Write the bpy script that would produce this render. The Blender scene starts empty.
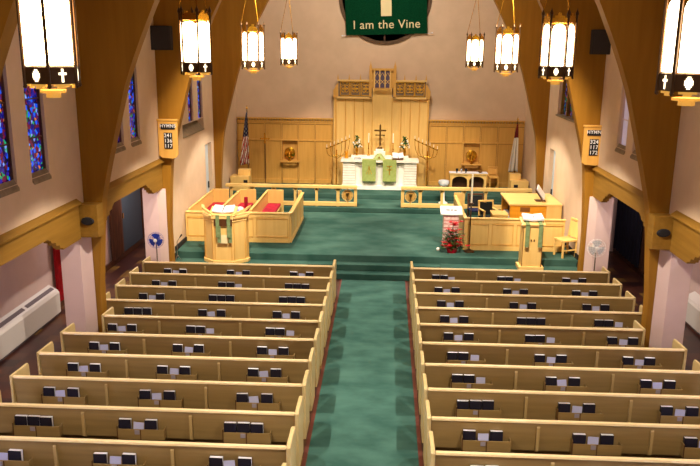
import bpy, bmesh, math, random
from mathutils import Vector, Matrix
random.seed(7)
PI = math.pi
sc = bpy.context.scene
COL = sc.collection

# ---------------------------------------------------------------- materials
def lin(c):
    return tuple(((v/255)/12.92 if v/255 <= 0.04045 else ((v/255+0.055)/1.055)**2.4) for v in c) + (1,)

def newmat(name):
    m = bpy.data.materials.new(name); m.use_nodes = True
    nt = m.node_tree; b = nt.nodes['Principled BSDF']
    return m, nt, b

def plain(name, c, rough=.6, metal=0, spec=.4):
    m, nt, b = newmat(name)
    b.inputs['Base Color'].default_value = lin(c)
    b.inputs['Roughness'].default_value = rough
    b.inputs['Metallic'].default_value = metal
    b.inputs['Specular IOR Level'].default_value = spec
    n = nt.nodes.new('ShaderNodeTexNoise'); n.inputs['Scale'].default_value = 40
    bp = nt.nodes.new('ShaderNodeBump'); bp.inputs['Strength'].default_value = .05
    nt.links.new(n.outputs['Fac'], bp.inputs['Height']); nt.links.new(bp.outputs['Normal'], b.inputs['Normal'])
    return m

def mottled(name, c1, c2, scale=3, rough=.8, detail=6, lo=.35, hi=.65, bump=.1, stretch=(1, 1, 1), spec=.4):
    m, nt, b = newmat(name)
    tc = nt.nodes.new('ShaderNodeTexCoord'); mp = nt.nodes.new('ShaderNodeMapping')
    mp.inputs['Scale'].default_value = stretch
    n = nt.nodes.new('ShaderNodeTexNoise'); n.inputs['Scale'].default_value = scale; n.inputs['Detail'].default_value = detail
    r = nt.nodes.new('ShaderNodeValToRGB')
    r.color_ramp.elements[0].position = lo; r.color_ramp.elements[0].color = lin(c1)
    r.color_ramp.elements[1].position = hi; r.color_ramp.elements[1].color = lin(c2)
    bp = nt.nodes.new('ShaderNodeBump'); bp.inputs['Strength'].default_value = bump; bp.inputs['Distance'].default_value = .02
    L = nt.links.new
    L(tc.outputs['Object'], mp.inputs['Vector']); L(mp.outputs['Vector'], n.inputs['Vector'])
    L(n.outputs['Fac'], r.inputs['Fac']); L(r.outputs['Color'], b.inputs['Base Color'])
    L(n.outputs['Fac'], bp.inputs['Height']); L(bp.outputs['Normal'], b.inputs['Normal'])
    b.inputs['Roughness'].default_value = rough
    b.inputs['Specular IOR Level'].default_value = spec
    return m

def wood(name, c1, c2, axis=2, rough=.4, spec=.4, freq=14):
    st = [freq, freq, freq]; st[axis] = freq*.07
    return mottled(name, c1, c2, scale=1, rough=rough, detail=8, lo=.3, hi=.7, bump=.04, stretch=st, spec=spec)

def emis(name, c, s):
    m, nt, b = newmat(name)
    b.inputs['Base Color'].default_value = lin(c)
    b.inputs['Emission Color'].default_value = lin(c)
    b.inputs['Emission Strength'].default_value = s
    return m

def glass_mat(name):
    m, nt, b = newmat(name)
    b.inputs['Base Color'].default_value = (.95, .97, 1, 1)
    b.inputs['Transmission Weight'].default_value = .6
    b.inputs['Roughness'].default_value = .05
    return m

def stained(name, strength):
    m, nt, b = newmat(name); L = nt.links.new
    tc = nt.nodes.new('ShaderNodeTexCoord')
    v = nt.nodes.new('ShaderNodeTexVoronoi'); v.inputs['Scale'].default_value = 16
    e = nt.nodes.new('ShaderNodeTexVoronoi'); e.feature = 'DISTANCE_TO_EDGE'; e.inputs['Scale'].default_value = 16
    big = nt.nodes.new('ShaderNodeTexNoise'); big.inputs['Scale'].default_value = 1.1
    sp = nt.nodes.new('ShaderNodeSeparateColor')
    mx = nt.nodes.new('ShaderNodeMath'); mx.operation = 'MULTIPLY_ADD'; mx.inputs[1].default_value = .75
    mb = nt.nodes.new('ShaderNodeMath'); mb.operation = 'MULTIPLY'; mb.inputs[1].default_value = .3
    r = nt.nodes.new('ShaderNodeValToRGB'); r.color_ramp.interpolation = 'CONSTANT'
    cols = [(0, (14, 18, 110)), (.26, (36, 26, 130)), (.38, (24, 80, 220)), (.48, (90, 20, 50)), (.60, (16, 14, 60)), (.72, (30, 140, 90)), (.79, (110, 140, 220)), (.84, (190, 110, 40)), (.88, (50, 14, 50))]
    while len(r.color_ramp.elements) < len(cols): r.color_ramp.elements.new(.5)
    for el, (p, c) in zip(r.color_ramp.elements, cols): el.position = p; el.color = lin(c)
    th = nt.nodes.new('ShaderNodeMath'); th.operation = 'GREATER_THAN'; th.inputs[1].default_value = .035
    mul = nt.nodes.new('ShaderNodeMath'); mul.operation = 'MULTIPLY'; mul.inputs[1].default_value = strength
    for n in (v, e, big): L(tc.outputs['Object'], n.inputs['Vector'])
    L(v.outputs['Color'], sp.inputs['Color']); L(big.outputs['Fac'], mb.inputs[0])
    L(sp.outputs['Red'], mx.inputs[0]); L(mb.outputs[0], mx.inputs[2]); L(mx.outputs[0], r.inputs['Fac'])
    L(r.outputs['Color'], b.inputs['Base Color']); L(r.outputs['Color'], b.inputs['Emission Color'])
    L(e.outputs['Distance'], th.inputs[0]); L(th.outputs[0], mul.inputs[0]); L(mul.outputs[0], b.inputs['Emission Strength'])
    b.inputs['Roughness'].default_value = .25
    return m

def tiles(name):
    m, nt, b = newmat(name); L = nt.links.new
    tc = nt.nodes.new('ShaderNodeTexCoord')
    sn = nt.nodes.new('ShaderNodeVectorMath'); sn.operation = 'SNAP'; sn.inputs[1].default_value = (.305, .305, 10)
    wn = nt.nodes.new('ShaderNodeTexWhiteNoise'); wn.noise_dimensions = '3D'
    r = nt.nodes.new('ShaderNodeValToRGB'); r.color_ramp.interpolation = 'CONSTANT'
    cols = [(0, (58, 28, 22)), (.35, (72, 38, 26)), (.6, (48, 24, 22)), (.82, (118, 88, 40)), (.9, (84, 52, 30))]
    while len(r.color_ramp.elements) < len(cols): r.color_ramp.elements.new(.5)
    for el, (p, c) in zip(r.color_ramp.elements, cols): el.position = p; el.color = lin(c)
    L(tc.outputs['Object'], sn.inputs[0]); L(sn.outputs[0], wn.inputs['Vector'])
    L(wn.outputs['Value'], r.inputs['Fac']); L(r.outputs['Color'], b.inputs['Base Color'])
    b.inputs['Roughness'].default_value = .35
    return m

WALL = (212, 176, 142)
M = dict(
    plaster=mottled('plaster', (206, 178, 148), (214, 186, 156), 2, .9, bump=.05),
    plaster_cool=mottled('plaster_lower', (204, 176, 168), (210, 182, 174), 2, .9, bump=.05),
    arch=wood('arch_wood', (138, 94, 26), (150, 104, 32), 2, .6, .15, freq=9),
    beam=wood('beam_wood', (130, 92, 30), (144, 104, 38), 1, .6, .2),
    pew_x=wood('pew_wood', (136, 110, 66), (152, 124, 76), 0, .38),
    pew_y=wood('pew_end_wood', (196, 170, 116), (208, 182, 128), 2, .38),
    cap=wood('pew_rail_lit_wood', (216, 188, 136), (226, 198, 148), 0, .3),  # pew wood made paler: lamplight on the top rails put into the colour
    card=plain('card_paper', (150, 140, 150), .7),
    brace=wood('brace_wood', (166, 138, 88), (178, 150, 98), 2, .4),
    maple=wood('maple_panel', (226, 184, 106), (234, 194, 118), 2, .4),
    maple_x=wood('maple_rail', (230, 188, 112), (238, 198, 124), 0, .4),
    oak=wood('oak_panelling', (206, 154, 72), (218, 166, 84), 2, .45),
    oak_line=plain('oak_trim_and_shade', (120, 72, 22), .6),
    console=wood('console_wood', (214, 140, 30), (226, 154, 40), 0, .35),
    darkwood=wood('dark_wood', (70, 38, 16), (92, 52, 22), 2, .5),
    carpet=mottled('green_carpet', (50, 84, 76), (72, 108, 98), 1.6, .95, 8, .35, .7, .3, (1, 1.6, 1), .1),
    carpet2=mottled('chancel_carpet', (42, 74, 66), (68, 98, 88), 1.3, .95, 8, .35, .7, .3, (1, 1.3, 1), .1),
    floor=tiles('tile_floor'),
    white=plain('white_paint', (236, 232, 226), .5),
    radiator=plain('radiator_enamel', (205, 196, 190), .4),
    slot=plain('radiator_slot', (96, 82, 86), .7),
    stone=mottled('white_stone', (232, 226, 212), (244, 240, 228), 6, .6, bump=.1),
    groove=plain('stone_joint', (170, 160, 140), .8),
    book=plain('navy_book_cloth', (16, 15, 36), .5),
    redbook=plain('maroon_book_cloth', (70, 20, 22), .5),
    page=plain('paper', (228, 226, 232), .7),
    paper=plain('leaflet_paper', (178, 180, 214), .7),
    bronze=plain('dark_bronze', (74, 50, 26), .45, .6),
    brass=plain('brass', (214, 160, 50), .25, 1),
    gold=plain('gilt', (226, 170, 60), .35, .7),
    bronzecross=plain('aged_brass', (120, 92, 50), .35, .7),
    lampglass=emis('lamp_glass', (255, 231, 188), 5),
    cutout=emis('lit_cutout', (255, 232, 190), 1.2),
    amber=emis('amber_glass', (190, 140, 56), .35),
    black=plain('black_cloth', (18, 18, 20), .8),
    speaker=plain('speaker_grille', (48, 42, 44), .8),
    fan_blue=plain('blue_plastic', (24, 50, 150), .3),
    grey=plain('grey_plastic', (190, 190, 192), .4),
    chrome=plain('chrome', (200, 200, 205), .2, 1),
    red=mottled('red_cloth', (150, 12, 20), (190, 18, 28), 6, .9, bump=.2),
    cushion=mottled('crimson_cushion', (150, 12, 40), (185, 20, 52), 8, .9, bump=.2),
    bannergreen=mottled('green_felt', (4, 50, 28), (8, 62, 36), 30, .95, spec=.05),
    cream=plain('cream_felt', (226, 210, 160), .9),
    parament=mottled('green_silk', (146, 160, 84), (160, 172, 98), 12, .6, bump=.1),
    fringe=plain('dark_green_fringe', (40, 60, 28), .9),
    stole=mottled('sage_cloth', (104, 122, 78), (126, 144, 98), 12, .8),
    leaf=mottled('leaf_green', (20, 60, 20), (50, 100, 36), 20, .5),
    lavender=emis('frosted_lavender_glass', (190, 180, 200), .12),
    petal=mottled('red_petal', (190, 12, 24), (220, 30, 40), 20, .5),
    whitepetal=plain('white_petal', (235, 232, 222), .6),
    foil=plain('red_foil', (220, 20, 50), .25, .5),
    flagred=plain('flag_red', (170, 24, 34), .8), flagwhite=plain('flag_white', (232, 226, 214), .8),
    flagblue=plain('flag_blue', (22, 26, 66), .8), flagmaroon=plain('flag_canton_dark', (110, 20, 26), .8),
    brick=mottled('pinkish_print', (196, 150, 140), (226, 200, 190), 16, .8),
    sill=mottled('grey_sill', (124, 106, 84), (140, 122, 98), 8, .8),
    dark=plain('dark_recess', (24, 20, 24), .8),
    teal=plain('blue_grey_door', (62, 78, 92), .6),
    navy=mottled('navy_curtain', (10, 10, 26), (20, 20, 44), 5, .9, stretch=(12, 12, .5)),
    browncurtain=mottled('brown_curtain', (62, 34, 20), (96, 56, 32), 5, .9, stretch=(12, 12, .5)),
    bluedoor=plain('pale_blue_door', (190, 200, 206), .6),
    rosette=mottled('rose_window_dark', (84, 62, 44), (104, 80, 58), 9, .6),
    stained=stained('stained_glass', .42),
    darkglass=stained('dim_stained_glass', .04),
    glass=glass_mat('clear_glass'),
    ceiling=wood('ceiling_boards', (150, 100, 48), (170, 118, 60), 1, .6),
    wax=plain('candle_wax', (240, 232, 205), .5),
    honey=plain('amber_candle', (224, 150, 20), .3),
    binding=plain('carpet_edge_wood', (96, 44, 34), .5),
)

# ---------------------------------------------------------------- mesh helpers
class MB:
    def __init__(self): self.bm = bmesh.new(); self.mi = 0
    def _q(self, vs):
        f = self.bm.faces.new(vs); f.material_index = self.mi; return f
    def box(self, x0, x1, y0, y1, z0, z1, mi=None):
        if mi is not None: self.mi = mi
        if x0 > x1: x0, x1 = x1, x0
        if y0 > y1: y0, y1 = y1, y0
        v = [self.bm.verts.new((x, y, z)) for z in (z0, z1) for y in (y0, y1) for x in (x0, x1)]
        for q in ((0, 2, 3, 1), (4, 5, 7, 6), (0, 1, 5, 4), (2, 6, 7, 3), (0, 4, 6, 2), (1, 3, 7, 5)):
            self._q([v[i] for i in q])
        return v
    def rbox(self, c, s, rot, mi=None):     # box of size s centred at c, rotated by a Matrix
        if mi is not None: self.mi = mi
        n0 = len(self.bm.verts)
        v = self.box(-s[0]/2, s[0]/2, -s[1]/2, s[1]/2, -s[2]/2, s[2]/2)
        for a in v: a.co = rot @ a.co + Vector(c)
        return v
    def prism(self, pts, axis, a, b, mi=None):   # closed 2D outline pushed along an axis
        if mi is not None: self.mi = mi
        def P(p, t):
            return {0: (t, p[0], p[1]), 1: (p[0], t, p[1]), 2: (p[0], p[1], t)}[axis]
        A = [self.bm.verts.new(P(p, a)) for p in pts]; B = [self.bm.verts.new(P(p, b)) for p in pts]
        self._q(A); self._q(B[::-1])
        for i in range(len(pts)):
            j = (i+1) % len(pts); self._q([A[i], B[i], B[j], A[j]])
        return A+B
    def lathe(self, c, prof, n=16, mi=None, a0=0):
        if mi is not None: self.mi = mi
        rings = []
        for r, z in prof:
            rings.append([self.bm.verts.new((c[0]+r*math.cos(a0+2*PI*k/n), c[1]+r*math.sin(a0+2*PI*k/n), c[2]+z)) for k in range(n)])
        for A, B in zip(rings, rings[1:]):
            for k in range(n):
                j = (k+1) % n; self._q([A[k], A[j], B[j], B[k]])
        self._q(rings[0][::-1]); self._q(rings[-1])
    def tube(self, pts, r, n=8, mi=None):
        if mi is not None: self.mi = mi
        pts = [Vector(p) for p in pts]; rings = []
        for i, p in enumerate(pts):
            d = (pts[min(i+1, len(pts)-1)]-pts[max(i-1, 0)]).normalized()
            up = Vector((0, 0, 1)) if abs(d.z) < .9 else Vector((1, 0, 0))
            u = d.cross(up).normalized(); w = d.cross(u)
            rr = r[i] if isinstance(r, (list, tuple)) else r
            rings.append([self.bm.verts.new(p+u*rr*math.cos(2*PI*k/n)+w*rr*math.sin(2*PI*k/n)) for k in range(n)])
        for A, B in zip(rings, rings[1:]):
            for k in range(n):
                j = (k+1) % n; self._q([A[k], A[j], B[j], B[k]])
        self._q(rings[0][::-1]); self._q(rings[-1])
    def ball(self, c, r, mi=None, sub=1, s=(1, 1, 1)):
        if mi is not None: self.mi = mi
        m = Matrix.Translation(c) @ Matrix.Diagonal((r*s[0], r*s[1], r*s[2], 1))
        g = bmesh.ops.create_icosphere(self.bm, subdivisions=sub, radius=1, matrix=m)
        for v in g['verts']:
            for f in v.link_faces: f.material_index = self.mi
    def build(self, name, mats, parent=None, bevel=0, smooth=False):
        bm = self.bm
        bmesh.ops.recalc_face_normals(bm, faces=bm.faces)
        me = bpy.data.meshes.new(name); bm.to_mesh(me); bm.free()
        if not isinstance(mats, (list, tuple)): mats = [mats]
        for m in mats: me.materials.append(M[m] if isinstance(m, str) else m)
        if smooth:
            for p in me.polygons: p.use_smooth = True
        o = bpy.data.objects.new(name, me); COL.objects.link(o)
        if bevel:
            b = o.modifiers.new('bevel', 'BEVEL'); b.width = bevel; b.segments = 2; b.limit_method = 'ANGLE'
        if parent: o.parent = parent
        return o

def box(name, x0, x1, y0, y1, z0, z1, mat, parent=None, bevel=0):
    m = MB(); m.box(x0, x1, y0, y1, z0, z1); return m.build(name, mat, parent, bevel)

def tag(o, label, cat, group=None):
    o['label'] = label; o['category'] = cat
    if group: o['group'] = group
    return o
def struct(o, label=None):
    o['kind'] = 'structure'
    if label: o['label'] = label
    return o
def empty(name, loc, label, cat, group=None, rz=0):
    o = bpy.data.objects.new(name, None); COL.objects.link(o); o.empty_display_size = .1
    o.location = loc; o.rotation_euler = (0, 0, rz)
    return tag(o, label, cat, group)
def kids(o): return [c for c in COL.objects if c.parent == o]
def copy_tree(o, parent=None, table=None):
    c = o.copy(); COL.objects.link(c)
    if parent: c.parent = parent
    for ch in table.get(o.name, []): copy_tree(ch, c, table)
    return c
def child_table():
    t = {}
    for o in COL.objects:
        if o.parent: t.setdefault(o.parent.name, []).append(o)
    return t
def text(name, s, size, mat, loc, rot, parent, ext=.004, bold=0, align='CENTER'):
    cu = bpy.data.curves.new(name, 'FONT'); cu.body = s; cu.size = size; cu.extrude = ext; cu.space_character = 1.06; cu.offset = bold
    cu.align_x = align; cu.align_y = 'CENTER'
    t = bpy.data.objects.new(name+'_tmp', cu); COL.objects.link(t)
    dg = bpy.context.evaluated_depsgraph_get(); me = bpy.data.meshes.new_from_object(t.evaluated_get(dg))
    bpy.data.objects.remove(t)
    me.materials.clear(); me.materials.append(M[mat])
    o = bpy.data.objects.new(name, me); COL.objects.link(o); o.location = loc; o.rotation_euler = rot; o.parent = parent
    return o

ORD = ['first', 'second', 'third', 'fourth', 'fifth', 'sixth', 'seventh', 'eighth', 'ninth', 'tenth', 'eleventh']
SIDE = {-1: 'left', 1: 'right'}

# ---------------------------------------------------------------- setting
W = 5.2; ARCH_Y = [8.25, 12.95, 17.65, 23.3]; AT = .26; Y0, Y1 = -2.5, 27.2; WT = 6.75; RZ = 11.0
struct(box('floor', -6.95, 6.95, Y0, 27.4, -.1, 0, 'floor'))
# chancel platform and steps
m = MB()
m.box(-5.19, 5.19, 18.5, 27.2, .001, .48)
struct(m.build('chancel_platform', 'carpet2', bevel=.015))
m = MB(); m.box(-5.19, 5.19, 17.9, 18.5, .001, .155)
struct(m.build('chancel_step', 'carpet2', bevel=.015), 'lowest green carpeted step up from the centre aisle')
m = MB(); m.box(-1.7, 1.7, 18.2, 18.5, .156, .31); m.box(-5.19, -1.7, 17.92, 18.5, .156, .31); m.box(1.7, 5.19, 17.92, 18.5, .156, .31)
struct(m.build('chancel_step', 'carpet2', bevel=.015), 'second green carpeted step, wider beneath the pulpit and lectern')
struct(box('sanctuary_step', -5.19, 5.19, 23.65, 27.19, .481, .64, 'carpet2', bevel=.015), 'green carpeted step under the communion rail')
struct(box('altar_step', -5.18, 5.18, 25.1, 27.18, .641, .80, 'carpet2', bevel=.015), 'top green carpeted step in front of the altar')
m = MB(); m.box(-.79, .79, 3, 17.88, .001, .012)
struct(m.build('aisle_carpet', 'carpet'), 'green carpet running down the centre aisle')
for s in (-1, 1):
    struct(box('trim_1', s*.79, s*.845, 3, 17.88, .001, .014, 'binding'))

def wall_x(name, s, x0, x1, ya, yb, za, zb, holes, mat):
    ys = sorted({ya, yb, *[h[0] for h in holes], *[h[1] for h in holes]}); zs = sorted({za, zb, *[h[2] for h in holes], *[h[3] for h in holes]})
    m = MB()
    for a, b in zip(ys, ys[1:]):
        run = None
        for c, d in zip(zs, zs[1:]):
            hole = any(h[0] <= a and b <= h[1] and h[2] <= c and d <= h[3] for h in holes)
            if hole:
                if run: m.box(s*x0, s*x1, a, b, *run); run = None
            else: run = (run[0], d) if run else (c, d)
        if run: m.box(s*x0, s*x1, a, b, *run)
    bmesh.ops.remove_doubles(m.bm, verts=m.bm.verts, dist=.0001)
    return struct(m.build(name, mat))
LAN = [(10.0, 10.62), (11.09, 11.7), (14.62, 15.24), (15.66, 16.28)]
CL = [(20.4, 20.95), (21.5, 22.05)]
CH = {-1: (19.85, 22.25, 3.38, 6.1), 1: (19.9, 22.1, 3.82, 6.1)}
DOOR = {-1: (22.16, 23.0), 1: (21.92, 22.7)}
for s in (-1, 1):
    nm = 'wall_'+SIDE[s]
    wall_x(nm, s, W, W+.4, Y0, 17.95, 2.7, WT, [(a, b, 3.66, 6.0) for a, b in LAN], 'plaster')
    wall_x(nm, s, W, W+.4, 17.95, 27.2, 0, WT, ([(19.75, 22.1, 3.28, 3.62), *[(a, b, 3.63, 6.1) for a, b in CL]] if s < 0 else [CH[s]])+[(DOOR[s][0], DOOR[s][1], .48, 2.8)], 'plaster')
    # outer wall of the side aisle, with window openings nearer than the frame shows
    wall_x(nm, s, 6.95, 7.2, Y0, 21.4, 0, 2.9, [(2.0, 3.0, 1.0, 2.3), (4.6, 5.6, 1.0, 2.3), (7.2, 8.2, 1.0, 2.3)], 'plaster_cool')
    struct(box('baseboard_'+SIDE[s], s*6.90, s*6.949, 15.0, 21.3, 0, .14, 'darkwood'))
    struct(box('baseboard_'+SIDE[s], s*5.16, s*5.199, 18.52, 21.9, .481, .60, 'black'))
    struct(box('baseboard_'+SIDE[s], s*5.16, s*5.199, 17.96, 18.5, .311, .43, 'black'))
    struct(box('ceiling', s*5.6, s*7.2, Y0, 21.4, 2.9, 3.0, 'plaster_cool'), SIDE[s]+' side aisle ceiling')
    struct(box('wall_back', s*5.61, s*6.94, 21.25, 21.4, 0, 2.9, 'plaster_cool'))
# wall behind the altar, gable and back of nave, roof
m = MB(); m.prism([(-7.2, -.1), (7.2, -.1), (7.2, WT), (0, RZ+.6), (-7.2, WT)], 1, 27.2, 27.5)
struct(m.build('wall_back', 'plaster'))
m = MB(); m.prism([(-7.2, -.1), (7.2, -.1), (7.2, WT), (0, RZ+.6), (-7.2, WT)], 1, Y0-.3, Y0)
struct(m.build('wall_front', 'plaster'))
for s in (-1, 1):
    m = MB(); m.prism([(s*5.65, WT), (0, RZ+.05), (0, RZ+.25), (s*5.65, WT+.2)], 1, Y0, 27.3)
    struct(m.build('ceiling', 'ceiling'), SIDE[s]+' slope of boarded ceiling')

# laminated arches
INN = [(0, 5.02), (1.3, 4.99), (2.4, 4.88), (3.0, 4.80), (3.6, 4.65), (4.4, 4.43), (5.0, 4.26), (5.4, 4.11), (5.8, 3.94), (6.45, 3.64), (7.1, 3.29), (7.8, 2.82), (8.6, 2.2), (9.3, 1.5), (9.8, .8), (10.0, 0)]
OUT = [(0, 5.195), (6.6, 5.195), (8.2, 3.8), (9.6, 1.9), (10.9, 0)]
for i, y in enumerate(ARCH_Y):
    dx = (.04, .05, .13, .09)[i]
    for s in (-1, 1):
        base = .481 if y > 18.5 else 0
        inn = [(s*x, max(z, base)) for z, x in INN]; out = [(s*x, max(z, base)) for z, x in OUT]
        m = MB()
        A = []
        # strip of quads between the inner curve and the outer line so that the bent face stays clean
        def outx(z):
            for (z0, x0), (z1, x1) in zip(OUT, OUT[1:]):
                if z0 <= z <= z1: return x0+(x1-x0)*(z-z0)/(z1-z0)
            return 0
        N = 44; rows = []
        for k in range(N+1):
            z = base+(10.0-base)*k/N
            for (z0, x0), (z1, x1) in zip(INN, INN[1:]):
                if z0 <= z <= z1+1e-6: xi = x0+(x1-x0)*(z-z0)/(z1-z0); break
            zo = z if z < 6 else 6+(z-6)*(10.9-6)/4.0
            xi = min(xi+dx*min(1, z/3)*(1 if z < 8 else 0), 5.09) if xi > 0 else xi
            rows.append([m.bm.verts.new((s*xi, y, z)), m.bm.verts.new((s*outx(zo), y, zo)), m.bm.verts.new((s*outx(zo), y+AT, zo)), m.bm.verts.new((s*xi, y+AT, z))])
        for a, b in zip(rows, rows[1:]):
            for k in range(4):
                m._q([a[k], a[(k+1) % 4], b[(k+1) % 4], b[k]])
        m._q(rows[0]); m._q(rows[-1][::-1])
        o = struct(m.build('arch', 'arch'), f"{['nearest', 'second', 'third', 'farthest'][i]} curved laminated wood arch on the {SIDE[s]} wall")
    if i in (1, 2) or i == 0:
        for s in (-1, 1):
            # white pier under the ledge beam, chamfered towards the nave
            m = MB(); m.prism([(s*5.21, y+.0), (s*5.1, y-.02), (s*5.25, y-.2), (s*5.62, y-.2), (s*5.62, y+.45), (s*5.21, y+.45)], 2, 0, 2.3)
            struct(m.build('pier', 'plaster_cool'), f"white pier beside the {['nearest', 'second', 'third'][i]} {SIDE[s]} arch")
# ledge beams between the arches
ends = [(Y0, 8.24), (8.56, 12.64), (13.26, 17.64)]
for k, (a, b) in enumerate(ends):
    for s in (-1, 1):
        m = MB()
        m.box(s*5.165, s*5.62, a, b, 2.62, 2.69); m.box(s*5.165, s*5.197, a, b, 2.69, 2.94)
        m.prism([(s*5.10, 2.94), (s*5.10, 2.97), (s*5.197, 3.04), (s*5.197, 2.94)], 1, a, b)
        br = [(0, 2.62), (0, 2.31), (.55, 2.31), (.57, 2.35), (.66, 2.36), (.68, 2.42), (.80, 2.44), (.82, 2.50), (.95, 2.52), (.99, 2.57), (1.1, 2.62)]
        if k > 0: m.prism([(a+p, q) for p, q in br], 0, s*5.165, s*5.3)
        br2 = [(p+.2, q) for p, q in br]; 
        m.prism([(b-p, q) for p, q in ([(0, 2.62), (0, 2.31)] + br2[2:])], 0, s*5.165, s*5.3)
        struct(m.build('ledge_beam', 'beam'), f"wooden ledge beam with stepped brackets, {SIDE[s]} wall, {['nearest', 'middle', 'farthest'][k]} bay")
for s in (-1, 1):     # medallion blocks on the second arches
    m = MB(); m.box(s*4.85, s*5.19, 12.66, 12.945, 2.33, 2.92)
    e = empty('bracket_block', (0, 0, 0), f'square wooden block with dark oval medallion on the {SIDE[s]} arch', 'bracket')
    m.build('block', 'beam', e, .008)
    m = MB(); m.lathe((0, 0, 0), [(.001, .03), (.10, .025), (.115, .0), (.12, -.005), (.001, -.006)], 20)
    o = m.build('medallion', 'dark', e); o.rotation_euler = (PI/2, 0, 0); o.location = (s*5.03, 12.65, 2.63); o.scale = (1, .62, 1)

# lancet windows
n = 0
def pane(name, s, x, a, b, z0, z1, mat, parent):
    return box(name, s*x, s*(x+.02), a, b, z0, z1, mat, parent)
for s in (-1, 1):
    for a, b in LAN:
        n += 1
        m = MB(); t = .025
        for (p, q, r, u) in ((a, a+t, 3.66, 6.0), (b-t, b, 3.66, 6.0), (a+t, b-t, 5.97, 6.0)): m.box(s*(W+.05), s*(W+.12), p, q, r, u)
        for z in (4.25, 4.85, 5.45): m.box(s*(W+.06), s*(W+.085), a+t, b-t, z-.01, z+.01)
        fr = struct(m.build(f'window_{n}', 'darkwood' if s < 0 else 'plaster_cool'), f'narrow {"stained" if s < 0 else "pale frosted"} glass lancet window in the {SIDE[s]} wall')
        g = pane('glass', s, W+.09, a+t, b-t, 3.66, 5.97, 'stained' if s < 0 else 'lavender', fr)
        m = MB(); m.prism([(s*(W-.03), 3.56), (s*(W-.03), 3.60), (s*(W+.049), 3.73), (s*(W+.049), 3.665), (s*(W+.005), 3.655), (s*(W-.001), 3.60)], 1, a+.002 if 0 else a-.02+.022, b-.002)
        m.build('sill', 'sill', fr)
    if s < 0:
        for k, (a, b) in enumerate(CL):
            n += 1
            m = MB()
            for (p, q, r, u) in ((a, a+.025, 3.63, 6.1), (b-.025, b, 3.63, 6.1), (a+.025, b-.025, 6.07, 6.1)): m.box(s*(W+.05), s*(W+.12), p, q, r, u)
            fr = struct(m.build(f'window_{n}', 'darkwood'), f"{['nearer', 'farther'][k]} stained glass lancet over the sloping grey sill of the left chancel wall")
            pane('glass', s, W+.09, a+.025, b-.025, 3.63, 6.07, 'stained', fr)
        m = MB(); m.prism([(s*(W-.02), 3.27), (s*(W-.02), 3.30), (s*(W+.28), 3.615), (s*(W+.28), 3.285), (s*(W-.001), 3.281), (s*(W-.001), 3.27)], 1, 19.752, 22.098)
        struct(m.build('trim_2', 'sill'), 'sloping grey sill under the left chancel windows')
    else:
        a, b, z0, z1 = CH[s]; n += 1; d = .12
        m = MB()
        for cc in (a+.05, (a+(b-a)/3), (a+2*(b-a)/3), b-.05): m.box(s*(W+d-.04), s*(W+d+.04), cc-.035, cc+.035, z0+.05, z1)
        fr = struct(m.build(f'window_{n}', 'beam'), "wide dark window of the right chancel wall")
        pane('glass', s, W+d+.041, a+.01, b-.01, z0+.05, z1, 'darkglass', fr)
        box('sill', s*(W-.05), s*(W+d+.06), a+.002, b-.002, z0+.001, z0+.05, 'sill', fr)
# chancel doors
for i, s in enumerate((-1, 1)):
    a, b = DOOR[s]
    d = struct(box(f'door_{i+1}', s*(W+.12), s*(W+.17), a+.002, b-.002, .485, 2.795, 'bluedoor'), f'narrow pale door in the {SIDE[s]} chancel wall')
    m = MB(); m.box(s*(W+.09), s*(W+.118), b-.14, b-.06, 1.36, 1.56); m.build('handle_plate', 'black', d)
# side aisle openings and hangings
d = struct(box('door_3', -6.90, -6.945, 19.4, 21.1, .15, 2.5, 'teal'), 'blue grey door at the far end of the left side aisle')
m = MB()
for yy in (19.32, 21.12): m.box(-6.86, -6.945, yy, yy+.08, .15, 2.58)
m.build('door_frame', 'darkwood', d)
m = MB(); m.box(-6.90, -6.87, 19.48, 19.54, 1.1, 1.24); m.build('door_handle', 'brass', d)
def curtain(name, s, ya, yb, z0, z1, mat, x=6.86, amp=.03, label='', par=None):
    m = MB(); N = 40; A = []
    for k in range(N+1):
        y = ya+(yb-ya)*k/N; xx = s*(x+amp*math.sin(k*1.25))
        A.append([m.bm.verts.new((xx, y, z0)), m.bm.verts.new((xx, y, z1)), m.bm.verts.new((xx+s*.012, y, z1)), m.bm.verts.new((xx+s*.012, y, z0))])
    for a, b in zip(A, A[1:]):
        for k in range(4): m._q([a[k], a[(k+1) % 4], b[(k+1) % 4], b[k]])
    m._q(A[0]); m._q(A[-1][::-1])
    return m.build(name, mat, smooth=False)
tag(curtain('curtain', -1, 18.5, 19.25, .16, 2.6, 'browncurtain'), 'dark brown curtain in the left side aisle, this side of the blue grey door', 'curtain')
tag(curtain('curtain', 1, 18.95, 21.1, .16, 2.6, 'navy'), 'nearly black navy curtain at the far end of the right side aisle', 'curtain')
tag(curtain('curtain', 1, 17.6, 18.8, .16, 2.6, 'browncurtain'), 'brown curtain in the right side aisle beside the navy one', 'curtain')
tag(curtain('wall_hanging', -1, 15.18, 15.62, .18, 2.55, 'red'), 'bright red cloth hanging in the left side aisle behind the white pier', 'wall hanging')
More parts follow.
